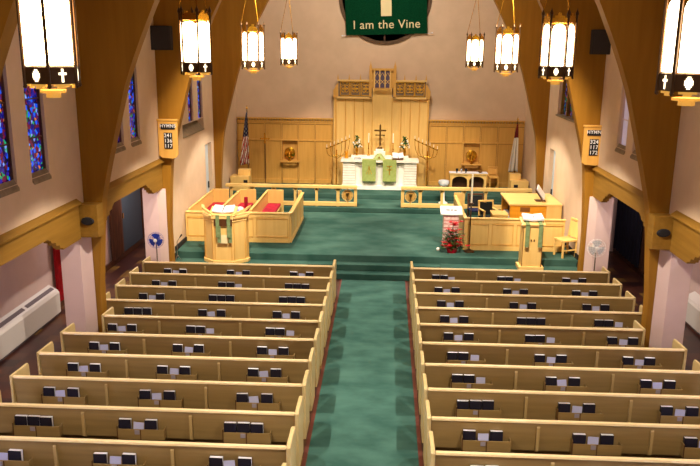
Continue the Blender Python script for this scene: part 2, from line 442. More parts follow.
for s in (-1, 1):
    e = empty('radiator', (s*6.8, 12, 0), f'long white baseboard radiator cabinet on the {SIDE[s]} outer wall', 'radiator')
    y1 = 14.95 if s < 0 else 15.6
    y0 = 9.6
    def R(x0, x1, a, b, z0, z1, name, mat, bv=0): return box(name, s*(x0-6.8), s*(x1-6.8), a-12, b-12, z0, z1, mat, e, bv)
    m = MB(); m.prism([(s*(6.72-6.8), .06), (s*(6.72-6.8), .5), (s*(6.76-6.8), .56), (s*(6.945-6.8), .66), (s*(6.945-6.8), .06)], 1, y0-12, y1-12)
    m.build('cabinet', 'radiator', e, .006)
    yy = y0+.15
    while yy+1.25 < y1:
        m = MB(); m.prism([(s*(6.80-6.8), .583), (s*(6.87-6.8), .622), (s*(6.87-6.8), .628), (s*(6.80-6.8), .589)], 1, yy-12, yy+1.2-12)
        m.build('grille', 'slot', e); yy += 1.31
    R(6.76, 6.94, y0+.05, y1-.05, .0, .06, 'plinth', 'slot')

# ---------------------------------------------------------------- rear wall panelling
zb = .801
m = MB()
YW = 27.08
def stile(x, w=.035, z0=zb, z1=3.05, y=YW-.03): m.box(x-w/2, x+w/2, y, YW+.1, z0, z1)
NI = [(-3.56, -2.96), (3.05, 3.65)]
def slab(x0, x1, z0, z1): m.box(x0, x1, YW, 27.19, z0, z1)
for (x0, x1) in ((-5.19, -1.68), (1.78, 5.19)):
    a, b = NI[0] if x0 < 0 else NI[1]
    slab(x0, a, zb, 3.05); slab(b, x1, zb, 3.05); slab(a, b, zb, 1.68); slab(a, b, 2.34, 3.05)
    xs = [a-.62*k for k in range(0, 5)]+[b+.62*k for k in range(0, 5)]
    for x in xs:
        if x0+.02 < x < x1-.02: stile(x)
    m.box(x0, x1, YW-.025, YW, 2.36, 2.42); m.box(x0, x1, YW-.025, YW, 2.98, 3.05); m.box(x0, x1, YW-.03, YW, zb, .95)
    m.box(x0, x1, YW-.05, 27.19, 3.051, 3.10)
    m.box(x0, x1, YW-.08, 27.19, 3.16, 3.20)
    k = x0+.04
    while k < x1-.06: m.box(k, k+.05, YW-.06, 27.19, 3.10, 3.16); k += .1
struct(m.build('wall_panelling', 'oak'), 'oak panelling with dentil cap rail across the rear wall')
m = MB()  # thin dark strips paint in the groove shading beside the stiles
for (x0, x1) in ((-5.19, -1.68), (1.78, 5.19)):
    a, b = NI[0] if x0 < 0 else NI[1]
    for x in [a-.62*k for k in range(0, 5)]+[b+.62*k for k in range(0, 5)]:
        if x0+.02 < x < x1-.02:
            for d in (-.028, .018): m.box(x+d, x+d+.010, YW-.008, YW-.001, .951, 2.359); m.box(x+d, x+d+.010, YW-.008, YW-.001, 2.421, 2.979)
    m.box(x0, x1, YW-.012, YW-.001, 2.348, 2.359); m.box(x0, x1, YW-.012, YW-.001, 2.965, 2.979); m.box(x0, x1, YW-.06, YW-.051, 3.10, 3.105)
struct(m.build('trim_3', 'oak_line'), 'dark strips standing in for groove shade between the oak panels of the rear wall')
for i, (a, b) in enumerate(NI):
    sd = 'left' if i == 0 else 'right'
    m = MB(); m.box(a-.03, a, YW-.06, YW-.031, 1.62, 2.38); m.box(b, b+.03, YW-.06, YW-.031, 1.62, 2.38); m.box(a-.03, b+.03, YW-.06, YW-.031, 2.38, 2.41)
    m.box(a+.001, b-.001, 27.185, 27.198, 1.681, 2.339)
    m.box(a-.05, b+.05, YW-.2, YW-.031, 1.60, 1.64); m.box(a+.05, b-.05, YW-.14, YW-.031, 1.50, 1.60)
    struct(m.build('niche', 'oak'), f'square niche with small shelf in the panelling, {sd} of altar')
    c = (a+b)/2
    e = empty('brass_vase', (c, YW-.115, 1.641), f'round polished brass vase in the {sd} wall niche', 'vase')
    m = MB(); m.lathe((0, 0, 0), [(.05, 0), (.055, .01), (.02, .05), (.06, .1), (.08, .17), (.06, .24), (.04, .28), (.06, .31)], 20); m.build('body', 'brass', e, smooth=True)
    m = MB(); m.lathe((0, 0, 0), [(.001, 0), (.19, .012), (.2, .02), (.19, .03), (.001, .022)], 28); o = m.build('disc', 'brass', e, smooth=True)
    o.rotation_euler = (PI/2, 0, 0); o.location = (0, .11, .29)

# reredos
e = empty('reredos', (0, 26.9, zb), 'tall carved oak reredos behind the altar', 'altar screen')
def RB(m, x0, x1, y0, y1, z0, z1): m.box(x0, x1, y0-26.9, y1-26.9, z0-zb, z1-zb)
m = MB(); RB(m, -1.66, 1.76, 26.98, 27.07, zb, 3.98)
RB(m, -.26, .42, 26.93, 26.979, zb, 4.3)
m.build('panel_boards', 'maple', e)
m = MB()
for x in (-1.6, -1.24, -.92, -.6, -.28, .42, .75, 1.08, 1.4, 1.7):
    w = .03 if abs(x) < 1.6 else .05
    RB(m, x, x+w, 26.925, 26.979 if not -.3 < x < .5 else 26.929, zb, 3.96)
m.build('batten', 'oak', e)
def quatre(name, cx, cz, w, h, parent):
    m = MB(); t = .03; y0, y1 = 26.9, 26.935
    RB(m, cx-w/2, cx-w/2+t, y0, y1, cz-h/2, cz+h/2); RB(m, cx+w/2-t, cx+w/2, y0, y1, cz-h/2, cz+h/2)
    RB(m, cx-w/2, cx+w/2, y0, y1, cz+h/2-t, cz+h/2); RB(m, cx-w/2, cx+w/2, y0, y1, cz-h/2, cz-h/2+t)
    R_ = w*.33
    for q in range(4):
        a = PI/4+q*PI/2; ox, oz = cx+R_*.62*math.cos(a), cz+R_*.62*math.sin(a)
        pts = [(ox+R_*.62*math.cos(2*PI*k/14), 0, oz+R_*.62*math.sin(2*PI*k/14)) for k in range(15)]
        m.tube([(p[0], 26.918-26.9, p[2]-zb) for p in pts], .014, 6)
    # small pointed heads above
    for dx in (-w*.2, w*.2):
        m.tube([(cx+dx-w*.16, .018, cz+h*.26-zb), (cx+dx, .018, cz+h*.42-zb), (cx+dx+w*.16, .018, cz+h*.26-zb)], .012, 6)
    return m.build(name, 'gold', parent)
for sgn, xs, x0, x1 in ((-1, (-1.25, -.88, -.51), -1.5, -.3), (1, (.70, 1.05, 1.40), .5, 1.62)):
    m = MB(); RB(m, x0, x1, 26.94, 26.979, 3.98, 4.55); m.build('frieze_ground', 'sill', e)
    for x in xs: quatre('tracery_panel', x, 4.27, .35, .5, e)
    m = MB(); RB(m, x0-.02, x1+.02, 26.86, 26.94, 3.93, 4.0); RB(m, x0-.02, x1+.02, 26.87, 26.94, 4.53, 4.59)
    m.build('frieze_rail', 'maple_x', e)
    ex = -1.62 if sgn < 0 else 1.74
    m = MB(); m.prism([(ex-sgn*.13, 3.95-zb), (ex+sgn*.03, 3.95-zb), (ex+sgn*.05, 4.2-zb), (ex-sgn*.13, 4.5-zb)], 1, 0, .07); m.build('wing', 'oak', e)
    m = MB()
    for x in ([x0, (x0+x1)/2-.2, (x0+x1)/2+.2] if sgn < 0 else [x1, (x0+x1)/2-.2, (x0+x1)/2+.2]):
        m.prism([(x-.03, 4.59-zb), (x+.03, 4.59-zb), (x+.012, 4.72-zb), (x, 4.80-zb), (x-.012, 4.72-zb)], 1, .0, .04)
    m.build('finials', 'oak', e)
m = MB(); RB(m, -.39, -.3, 26.86, 26.979, 3.95, 5.05); RB(m, .47, .56, 26.86, 26.979, 3.95, 5.05)
for x in (-.345, .515): m.prism([(x-.045, 5.05-zb), (x+.045, 5.05-zb), (x+.015, 5.15-zb), (x, 5.25-zb), (x-.015, 5.15-zb)], 1, -.03, .05)
m.build('pinnacles', 'oak', e)
m = MB(); RB(m, -.3, .47, 26.94, 26.979, 4.3, 4.98); RB(m, -.3, .47, 26.84, 26.94, 4.92, 4.99); RB(m, -.22, .39, 26.78, 26.94, 4.22, 4.30)
m.build('canopy_box', 'oak', e)
m = MB(); RB(m, -.19, .36, 26.90, 26.94, 4.32, 4.9); m.build('niche_ground', plain('violet_grey', (92, 80, 104), .8), e)
m = MB()
for x in (-.2, -.02, .17, .35):
    RB(m, x-.02, x+.02, 26.85, 26.9, 4.3, 4.92)
for x in (-.11, .075, .26): m.tube([(x-.08, -.03, 4.7-zb), (x, -.03, 4.84-zb), (x+.08, -.03, 4.7-zb)], .012, 6); m.tube([(x-.07, -.03, 4.45-zb), (x+.07, -.03, 4.6-zb)], .01, 6); m.tube([(x+.07, -.03, 4.45-zb), (x-.07, -.03, 4.6-zb)], .01, 6)
m.build('canopy_tracery', 'maple', e)

# round window with banner hung in front
m = MB(); m.lathe((0, 0, 0), [(1.62, 0), (1.62, .05), (1.52, .07), (1.50, .03), (1.5, 0)], 64)
rw = struct(m.build('window_12', 'rosette', smooth=False), 'dark round window behind the green banner'); rw.location = (.12, 27.195, 7.42); rw.rotation_euler = (PI/2, 0, 0)
m = MB()
for k in range(6): a = k*PI/6; m.rbox((0, 0, .04), (3.0, .05, .05), Matrix.Rotation(a, 3, 'Z'))
m.lathe((0, 0, 0), [(.5, .02), (.5, .07), (.44, .07), (.44, .02)], 32)
m.build('tracery', 'darkwood', rw)
e = empty('banner', (.19, 27.06, 6.15), 'dark green felt banner reading I am the Vine, hung before the round window', 'banner')
e.rotation_euler = (0, math.radians(-1.7), 0)
m = MB()
N = 24; L0 = []
for k in range(N+1):
    x = -1.42+2.84*k/N; y = .015*math.sin(k*.9)
    L0.append([m.bm.verts.new((x, y, 0)), m.bm.verts.new((x-.03, y, 2.3)), m.bm.verts.new((x-.03, y+.012, 2.3)), m.bm.verts.new((x, y+.012, 0))])
for a, b in zip(L0, L0[1:]):
    for k in range(4): m._q([a[k], a[(k+1) % 4], b[(k+1) % 4], b[k]])
m._q(L0[0]); m._q(L0[-1][::-1])
m.build('cloth', 'bannergreen', e)
m = MB(); m.box(-.19, .18, -.03, -.018, .62, 2.2); m.box(-.7, .7, -.03, -.018, 1.75, 2.08) if False else None
m.build('cross_shaft', 'cream', e)
text('lettering', 'I am the Vine', .41, 'cream', (0, -.022, .33), (PI/2, 0, 0), e, .004, .001)
m = MB(); m.tube([(-1.52, 0, 2.32), (1.5, 0, 2.32)], .02); m.build('rod', 'brass', e)
for hx in (-1.3, 1.3): m = MB(); m.tube([(hx, 0, 2.34), (hx, .10, 2.36), (hx, .139, 2.36)], .014); m.build('wall_hook', 'brass', e)
m = MB(); m.tube([(-1.55, .01, -.01), (-1.425, .01, 0.0)], .008); m.tube([(1.425, .01, 0), (1.58, .01, .02)], .008)
m.ball((-1.56, .01, -.01), .03); m.ball((1.59, .01, .02), .03); m.build('tie', 'page', e)

# ---------------------------------------------------------------- altar
ax, ay, az = .04, 26.0, .801
e = empty('altar', (ax, ay, az), 'white stone altar with ribbed ends in the middle of the sanctuary', 'altar')
m = MB(); m.box(-1.33, 1.33, .02, .68, .0, .16); m.box(-1.3, -.86, .04, .66, .16, 1.06); m.box(.86, 1.3, .04, .66, .16, 1.06); m.box(-.86, .86, .12, .66, .16, 1.06)
m.build('body', 'stone', e, .008)
m = MB()
for s in (-1, 1):
    m = MB()
    for k in range(9): m.box(s*.86, s*1.3, .034, .039, .23+k*.1, .242+k*.1)
    m.build('joints', 'groove', e)
m = MB(); m.box(-.86, .86, .09, .119, .9, 1.02); m.box(-.6, .6, .1, .118, .16, .3); m.build('frontal_band', 'stone', e)
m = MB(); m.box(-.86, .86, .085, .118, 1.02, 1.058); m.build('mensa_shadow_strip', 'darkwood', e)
m = MB(); m.box(-1.37, 1.37, -.02, .72, 1.06, 1.15); m.build('mensa', 'stone', e, .01)
m = MB(); m.box(-1.02, 1.02, .42, .70, 1.15, 1.25); m.build('gradine', 'stone', e, .006)
m = MB(); m.box(-.21, .19, .40, .66, 1.25, 1.42); m.box(-.15, .13, .42, .66, 1.42, 1.52); m.build('cross_plinth', 'stone', e, .006)
e.scale = (1, 1, .92); top = az+1.059
for s, c in ((-1, -.37), (1, .35)):
    e = empty('parament', (ax+c, ay-.03, top), f'pale green altar hanging with gold emblem, {SIDE[s]} of the pair', 'altar cloth', 'altar hangings')
    m = MB(); m.box(-.24, .24, 0, .3, 0, .008); m.box(-.24, .24, -.018, -.004, -.74, .008); m.build('cloth', 'parament', e)
    m = MB()
    for k in range(16): m.prism([(-.235+k*.03, -.74), (-.21+k*.03, -.74), (-.222+k*.03, -.86)], 1, -.016, -.006)
    m.build('fringe', 'fringe', e)
    m = MB(); m.box(-.015, .015, -.024, -.019, -.5, -.2)
    if s < 0: m.tube([(-.09, -.022, -.48), (0, -.022, -.22), (.09, -.022, -.48)], .012, 6)
    else: m.box(-.09, .09, -.024, -.019, -.34, -.31); m.box(-.09, .09, -.024, -.019, -.22, -.19)
    m.build('emblem', 'gold', e)
e = empty('veiled_chalice', (ax-.02, ay+.2, top+.009), 'chalice under a pale green veil in the middle of the altar top', 'chalice')
m = MB(); m.lathe((0, 0, 0), [(.30, 0), (.27, .02), (.12, .17), (.09, .19), (.001, .195)], 4, a0=PI/4); m.build('veil', 'parament', e)
m = MB(); m.box(-.012, .012, -.2, -.19, .04, .12); m.box(-.04, .04, -.2, -.19, .075, .095); m.build('embroidered_cross', 'gold', e)
# cross
e = empty('altar_cross', (.035, ay+.54, az+1.40), 'standing brass cross with two bars at the centre of the altar', 'cross')
m = MB(); m.lathe((0, 0, 0), [(.11, 0), (.1, .03), (.05, .07), (.03, .1)], 6); m.build('base', 'bronzecross', e)
m = MB(); m.box(-.03, .03, -.02, .02, .1, .83); m.build('shaft', 'bronzecross', e, .004)
m = MB(); m.box(-.19, .19, -.018, .018, .615, .67); m.ball((-.19, 0, .64), .028); m.ball((.19, 0, .64), .028); m.ball((0, 0, .83), .03); m.build('crossbar', 'bronzecross', e)
m = MB(); m.box(-.17, .17, -.015, .015, .46, .495); m.build('lower_bar', 'bronzecross', e)
for s, x in ((-1, -.37), (1, .50)):
    e = empty('altar_candle', (x, ay+.55, az+1.152), f'white altar candle in a tall brass holder, {SIDE[s]} of the cross', 'candle', 'altar candles')
    m = MB(); m.lathe((0, 0, 0), [(.06, 0), (.05, .02), (.018, .05), (.015, .2), (.03, .22), (.015, .25), (.018, .42), (.045, .44), (.02, .46)], 14); m.build('holder', 'brass', e, smooth=True)
    m = MB(); m.lathe((0, 0, .46), [(.022, 0), (.022, .33), (.008, .34)], 12); m.build('taper', 'wax', e)
for s, x in ((-1, -.79), (1, .91)):
    e = empty('altar_bouquet', (x, ay+.55, az+1.152), f'white flowers and dark leaves in a brass vase, {SIDE[s]} end of the altar', 'flowers', 'altar bouquets')
    m = MB(); m.lathe((0, 0, 0), [(.05, 0), (.02, .03), (.04, .1), (.055, .18), (.04, .24), (.06, .27)], 14); m.build('vase', 'brass', e, smooth=True)
    m = MB(); rnd = random.Random(s+5)
    for k in range(46):
        a = rnd.uniform(0, 2*PI); h = rnd.uniform(.28, .68); r = .17*(1-(h-.3)/.55)*rnd.uniform(.3, 1)
        rot = Matrix.Rotation(a, 3, 'Z') @ Matrix.Rotation(rnd.uniform(-1, 1), 3, 'Y')
        m.rbox((r*math.cos(a), r*math.sin(a)*.7, h), (.11, .035, .012), rot)
    m.build('foliage', 'leaf', e)
    m = MB()
    for k in range(12):
        a = rnd.uniform(0, 2*PI); h = rnd.uniform(.3, .6); r = .18*(1-(h-.3)/.55)
        m.ball((r*math.cos(a), -.04+r*math.sin(a)*.6, h), .032)
    m.build('blossoms', 'whitepetal', e)
e = empty('votive_candle', (-1.15, ay+.4, top), 'stout amber candle on the left end of the altar top', 'candle')
m = MB(); m.lathe((0, 0, 0), [(.07, 0), (.075, .02), (.045, .1), (.06, .2), (.05, .26)], 16); m.build('body', 'honey', e, smooth=True)
m = MB(); m.lathe((0, 0, .26), [(.004, 0), (.014, .02), (.001, .06)], 8); m.build('flame', 'amber', e)
e = empty('altar_missal', (.68, ay+.12, top+.009), 'open white service book leaning on a dark stand, right side of the altar top', 'book')
rot = Matrix.Rotation(math.radians(32), 3, 'X') @ Matrix.Rotation(.1, 3, 'Z')
m = MB(); m.rbox((0, .14, .11), (.36, .34, .02), rot); m.box(-.2, .18, -.06, .0, 0, .03); m.box(-.03, .03, .2, .24, 0, .16); m.build('stand', 'darkwood', e)
m = MB(); m.rbox((-.1, .12, .135), (.19, .28, .03), Matrix.Rotation(.15, 3, 'Y') @ rot); m.rbox((.1, .12, .135), (.19, .28, .03), Matrix.Rotation(-.15, 3, 'Y') @ rot); m.build('pages', 'page', e)
e = empty('book', (-.74, ay+.16, top), 'small black book lying flat on the left of the altar top', 'book')
m = MB(); m.box(-.12, .12, -.08, .08, 0, .05); m.build('cover', 'black', e, .004)
m = MB(); m.box(-.113, .121, -.081, -.074, .008, .042); m.build('page_block', 'page', e)
# candelabra
for s, px in ((-1, -1.50), (1, 1.72)):
    e = empty('candelabrum', (px, 26.35, .801), f'tall brass seven branch candelabrum standing {SIDE[s]} of the altar', 'candelabrum', 'seven branch candelabra')
    m = MB(); m.lathe((0, 0, 0), [(.2, 0), (.2, .02), (.08, .05), (.03, .1)], 16); m.build('base', 'bronzecross', e)
    m = MB(); m.tube([(0, 0, .08), (0, 0, 1.36)], .018); m.ball((0, 0, .7), .035); m.ball((0, 0, 1.2), .035); m.build('stem', 'brass', e)
    # arms fanned on a slant that rises towards the altar
    tops = [(-.40+.133*k+.06*(-s), -.1+.0*k, 1.58-s*(-.42+.14*k)*.42) for k in range(7)]
    m = MB(); m.tube([tops[0], tops[6]], .014)
    m.build('top_bar', 'brass', e)
    for k, t in enumerate(tops):
        if k != 3:
            m = MB(); q = [Vector((0, 0, 1.0+.06*abs(k-3)))*(1-u)**2+Vector((t[0], t[1], 1.02))*2*u*(1-u)+Vector(t)*u*u for u in [i/8 for i in range(9)]]
            m.tube(q, .01, 6); m.build('branch', 'brass', e)
        m = MB(); m.lathe(t, [(.012, 0), (.035, .03), (.038, .04), (.015, .045)], 10); m.lathe((t[0], t[1], t[2]+.045), [(.013, 0), (.013, .1), (.003, .11)], 8, 1); m.build('candle_cup', ['brass', 'wax'], e)
# communion rail
def rail(s):
    x0, x1 = (-4.96, -.66) if s < 0 else (.77, 4.96)
    e = empty('communion_rail', ((x0+x1)/2, 23.8, .641), f'{SIDE[s]} half of the wooden communion rail with a chalice roundel at its inner end', 'rail')
    cx = (x0+x1)/2
    m = MB(); m.box(x0-cx, x1-cx, -.075, .085, .60, .70); m.build('top_rail', 'maple_x', e, .012)
    m = MB(); m.box(x0-cx+.001, x1-cx-.001, -.05, .05, .02, .15); m.build('bottom_rail', 'maple_x', e, .008)
    inner, d = (x1, -1) if s < 0 else (x0, 1)
    x = inner; k = 0
    while x0-.01 <= x <= x1+.01:
        w = .05 if k < 2 else .042
        xx = max(min(x, x1-w), x0+w)
        m = MB(); m.box(xx-cx-w, xx-cx+w, -.034, .034, 0, .599)
        if k >= 1: m.box(xx-cx-w*1.7, xx-cx+w*1.7, -.034, .034, .53, .599)
        m.build('post', 'maple', e, .005)
        x += d*(.62 if k == 0 else .70); k += 1
    mx = inner+d*.31-cx
    m = MB(); m.tube([(mx+.175*math.cos(a), 0, .375+.175*math.sin(a)) for a in [2*PI*i/24 for i in range(25)]], .016, 8)
    m.tube([(mx, 0, .54), (mx, 0, .60)], .02); m.build('roundel_ring', 'maple', e)
    m = MB(); m.lathe((0, 0, 0), [(.001, -.012), (.15, -.012), (.15, .012), (.001, .012)], 24); o = m.build('roundel_disc', 'oak', e); o.location = (mx, 0, .375); o.rotation_euler = (PI/2, 0, 0)
    m = MB(); m.lathe((mx, -.035, .26), [(.045, 0), (.012, .03), (.012, .09), (.05, .13), (.06, .2)], 12); m.build('roundel_chalice', 'bronzecross', e)
    m = MB(); m.tube([(mx, 0, .14), (mx, 0, .21)], .03); m.build('roundel_stem', 'maple', e)
rail(-1); rail(1)

# flags
def flag(x, y, z, h, label, canton, lower, s):
    e = empty('flag', (x, y, z), label, 'flag')
    m = MB(); m.lathe((0, 0, 0), [(.16, 0), (.15, .04), (.04, .07)], 16); m.build('base', 'brass', e)
    m = MB(); m.tube([(0, 0, .07), (0, 0, h)], .014); m.build('pole', 'darkwood', e)
    m = MB(); m.lathe((0, 0, h), [(.012, 0), (.035, .03), (.02, .07), (.002, .16)], 8); m.build('finial', 'brass', e)
    m = MB(); NU, NV = 18, 24; g = []
    H = h-.85 if s < 0 else h-.75
    for j in range(NV+1):
        v = j/NV; row = []; w = .04+.30*v**.8
        for i in range(NU+1):
            u = i/NU
            xx = -s*.0+(u-.55)*w*1.0 - (.10*v if s < 0 else .06*v); yy = -.03-.05*v*math.sin(u*PI*4.5+.6)-.02
            row.append(m.bm.verts.new((xx, yy, h-.1-H*v-.03*math.sin(u*7)*v)))
        g.append(row)
    for j in range(NV):
        for i in range(NU):
            f = m._q([g[j][i], g[j][i+1], g[j+1][i+1], g[j+1][i]])
            v = j/NV
            if v < canton: f.material_index = 0 if not (s < 0 and (i*5+j*3) % 11 == 0) else 2
            else: f.material_index = (1 if int((i+j*.8)/2.2) % 2 == 0 else 2) if s < 0 else 2
    c = m.build('cloth', [('flagblue' if s < 0 else 'flagmaroon'), lower, 'flagwhite'], e, smooth=True)
    so = c.modifiers.new('thick', 'SOLIDIFY'); so.thickness = .006
flag(-4.72, 26.55, .801, 2.72, 'United States flag furled on its pole at the left rear corner', .42, 'flagred', -1)
flag(4.86, 26.62, .801, 2.45, 'white church flag with dark red canton at the right rear corner', .27, 'flagwhite', 1)
# processional cross
e = empty('processional_cross', (-4.12, 26.7, .801), 'slender brass processional cross on a tall staff against the left panelling', 'cross')
m = MB(); m.lathe((0, 0, 0), [(.12, 0), (.11, .03), (.03, .06)], 14); m.build('foot', 'bronzecross', e)
m = MB(); m.tube([(0, 0, .05), (0, 0, 1.5)], .013); m.build('staff', 'darkwood', e)
m = MB(); m.box(-.018, .018, -.012, .012, 1.5, 1.86); m.box(-.15, .15, -.012, .012, 1.65, 1.69)
for p in ((-.15, 0, 1.67), (.15, 0, 1.67), (0, 0, 1.86), (0, 0, 1.67)): m.ball(p, .032)
m.build('cross_head', 'brass', e)
# corner stepped boxes (sedilia) behind the rails
for s, x0, x1, xs in ((-1, -5.15, -4.5, -4.95), (1, 4.55, 5.15, 4.85)):
    e = empty('wooden_bench', ((x0+x1)/2, 25.7, .801), f'stepped wooden clergy bench in the {SIDE[s]} rear corner beneath the flag', 'bench')
    c = (x0+x1)/2
    m = MB(); m.box(x0-c, x1-c, -.3, .28, 0, .5); m.build('seat_box', 'maple', e, .01)
    a, b = (x0+.22, x1) if s < 0 else (x0, x1-.22)
    m = MB(); m.box(a-c, b-c, .0, .28, .5, .7); m.build('back', 'maple', e, .01)
    m = MB(); q = (x1-.18) if s < 0 else (x0+.1); m.box(q-c, q-c+.14, -.305, -.301, .28, .38); m.build('hand_hole', 'dark', e)
# credence table
e = empty('credence_table', (3.2, 26.35, .801), 'wooden credence table with arched openings right of the altar', 'table')
m = MB(); m.box(-.68, .66, -.2, .24, .57, .62); m.build('top', 'maple_x', e, .008)
m = MB(); m.box(-.68, .66, -.21, .24, .621, .628); m.build('runner', 'page', e)
for x in (-.62, -.02, .58):
    m = MB(); m.box(x-.035, x+.035, -.18, -.11, 0, .569); m.build('leg', 'maple', e, .004)
for x in (-.62, .58):
    m = MB(); m.box(x-.035, x+.035, .13, .2, 0, .569); m.build('leg', 'maple', e, .004)
for x0, x1 in ((-.585, -.055), (.015, .545)):
    m = MB(); c = (x0+x1)/2; w = (x1-x0)/2
    pts = [(x0, .569)]+[(c-w*math.cos(a), .34+.17*math.sin(a)) for a in [PI*i/12 for i in range(13)]]+[(x1, .569)]
    m.prism(pts, 1, -.165, -.125); m.build('arched_apron', 'maple', e)
m = MB(); m.box(-.6, .57, .14, .17, 0.03, .55); m.build('back_board', 'darkwood', e)
for i, (x, r, h, mt, lb) in enumerate([(-.42, .05, .14, 'black', 'dark flagon at the left of the credence table'), (-.26, .05, .15, 'chrome', 'silver cup second from left on the credence table'), (-.1, .05, .13, 'black', 'dark cup left of centre on the credence table'), (.4, .08, .05, 'bronzecross', 'shallow brass dish on the right of the credence table')]):
    m = MB(); m.lathe((0, 0, 0), [(r*.7, 0), (r*.3, h*.2), (r, h*.6), (r*.9, h), (r*.8, h), (r*.8, h*.6)], 14); o = m.build('cup' if i < 3 else 'dish', mt, smooth=True); o.location = (3.2+x, 26.3, .801+.6285); tag(o, lb, 'cup' if i < 3 else 'dish')
def chair(name, loc, rz, label, seat, back, h=.95, w=.44, fr='maple', arms=False, group=None):
    e = empty(name, loc, label, 'chair', group, rz)
    m = MB(); m.box(-w/2, w/2, -.22, .22, .42, .47); m.build('seat', seat, e, .01)
    for x in (-w/2+.025, w/2-.025):
        m = MB(); m.box(x-.022, x+.022, -.21, -.166, 0, .419 if not arms else .66); m.build('leg', fr, e, .004)
        m = MB(); m.prism([(.176, 0), (.22, 0), (.23, .45), (.29, h), (.25, h), (.19, .45)], 0, x-.022, x+.022); m.build('leg', fr, e)
        m = MB(); m.box(x-.012, x+.012, -.165, .176, .18, .21); m.build('stretcher', fr, e)
        if arms: m = MB(); m.box(x-.03, x+.03, -.23, .23, .66, .69); m.build('arm', fr, e, .008)
    m = MB(); m.prism([(.20, .5), (.225, .5), (.275, h-.02), (.25, h-.02)], 0, -w/2+.048, w/2-.048); m.build('backrest', back, e)
    m = MB(); m.box(-w/2, w/2, .245, .3, h, h+.05); m.build('top_rail', fr, e, .01)
    return e
chair('wooden_chair', (4.12, 26.6, .801), 0.0, 'small brown wooden chair beside the credence table against the panelling', 'oak', 'oak', .72, .34, 'oak')
# glass bowl on pedestal inside the rail
e = empty('baptismal_bowl', (2.2, 24.65, .641), 'clear glass bowl on a white pedestal just behind the right communion rail', 'bowl')
m = MB(); m.lathe((0, 0, 0), [(.16, 0), (.15, .03), (.05, .08), (.04, .5), (.1, .56)], 18); m.build('pedestal', 'white', e, smooth=True)
m = MB(); m.lathe((0, 0, .56), [(.05, 0), (.14, .05), (.185, .13), (.17, .22), (.16, .22), (.172, .13), (.13, .06), (.04, .012)], 24); m.build('bowl', 'glass', e, smooth=True)

# ---------------------------------------------------------------- choir stalls (left)
zc = .481
def panelled(m_, x0, x1, y, z0, z1, n, d=.03):      # frame and raised mouldings on a camera-facing board
    m_.box(x0, x1, y, y+.04, z0, z1)
    m_.box(x0, x1, y-.018, y, z0, z0+.12); m_.box(x0, x1, y-.012, y, z1-.1, z1)
    for k in range(n+1):
        x = x0+(x1-x0)*k/n; x = min(max(x, x0+.03), x1-.03); m_.box(x-.03, x+.03, y-.01, y, z0+.12, z1-.1)
def mouldings(x0, x1, y, z0, z1, n, parent):
    for k in range(n):
        a = x0+(x1-x0)*k/n+.045; b = x0+(x1-x0)*(k+1)/n-.045; w = .014
        m_ = MB()
        m_.box(a, b, y-.02, y-.001, z0+.15, z0+.15+w); m_.box(a, b, y-.02, y-.001, z1-.13-w, z1-.13)
        m_.box(a, a+w, y-.02, y-.001, z0+.15, z1-.13); m_.box(b-w, b, y-.02, y-.001, z0+.15, z1-.13)
        m_.build('panel_moulding', 'oak', parent)
e = empty('choir_screen', (-3.75, 19.6, zc), 'panelled maple screen enclosing the left choir stalls', 'screen')
def off(o, p): return o
m = MB(); panelled(m, -5.18+3.75, -2.33+3.75, 0, 0, .8, 3); m.build('front_panel', 'maple', e)
mouldings(-5.18+3.75, -2.33+3.75, 0, 0, .8, 3, e)
m = MB(); m.box(-5.17+3.75, -2.28+3.75, -.04, .07, .8, .84); m.build('front_cap', 'maple_x', e, .01)
m = MB(); m.box(1.42, 1.46, .04, 3.0, 0, .8); m.box(1.46, 1.475, .0, 3.0, 0, .1); m.box(1.46, 1.47, 0, 3, .7, .8)
for k in range(5): m.box(1.46, 1.47, .02+k*.72, .1+k*.72, .1, .7)
m.build('side_panel', 'maple', e)
m = MB(); m.box(1.39, 1.5, .07, 3.03, .8, .84); m.build('side_cap', 'maple', e, .01)
m = MB(); m.box(.94, 1.42, 2.96, 3.0, 0, .9) if False else m.box(1.3, 1.42, 2.96, 3.0, 0, .9); m.build('rear_post', 'maple', e, .01)
m = MB(); m.box(-.52, -.44, -.1, -.02, 0, .2); m.build('floor_socket', 'darkwood', e)
names = ['innermost', 'middle', 'outermost']
for k, x in enumerate((-3.42, -4.28, -5.13)):
    e = empty('choir_pew', (x, 21.1, zc), f'{names[k]} of the three left choir pews, with crimson seat cushion', 'pew', 'left choir pews')
    m = MB(); m.box(0, .04, -1.38, 1.5, .3, .86); m.build('backrest', 'maple', e)
    m = MB(); m.box(-.012 if k < 2 else 0, .055, -1.38, 1.45, .86, .89); m.build('top_rail', 'maple', e, .008)
    m = MB(); m.box(.04, .46, -1.33, 1.45, .38, .42); m.build('seat', 'maple', e)
    m = MB(); m.box(.0, .52, 1.5, 1.54, 0, .9); m.build('end_panel', 'maple', e, .01)
    m = MB(); m.box(.0, .5, -1.42, -1.385, 0, .79); m.build('end_panel', 'maple', e, .01)
    y0 = {0: .1, 1: -.2, 2: .2}[k]
    c = box('seat_cushion', x+.05, x+.45, 21.1+y0, 21.1+1.4, zc+.421, zc+.50, 'cushion', None, .02); tag(c, f'crimson seat cushion on the {names[k]} left choir pew', 'cushion', 'crimson choir cushions')
e = empty('robe', (-3.96, 21.05, zc+.501), 'folded white and blue cloth lying on the crimson cushion of the middle choir pew', 'cloth')
m = MB(); m.ball((0, 0, .09), .1, 0, 2, (1.2, 1.3, .9)); m.build('white_fold', 'page', e, smooth=True)
m = MB(); m.ball((.02, -.26, .07), .1, 0, 2, (1, 1.3, .8)); m.build('blue_fold', plain('periwinkle_cloth', (120, 120, 200), .8), e, smooth=True)
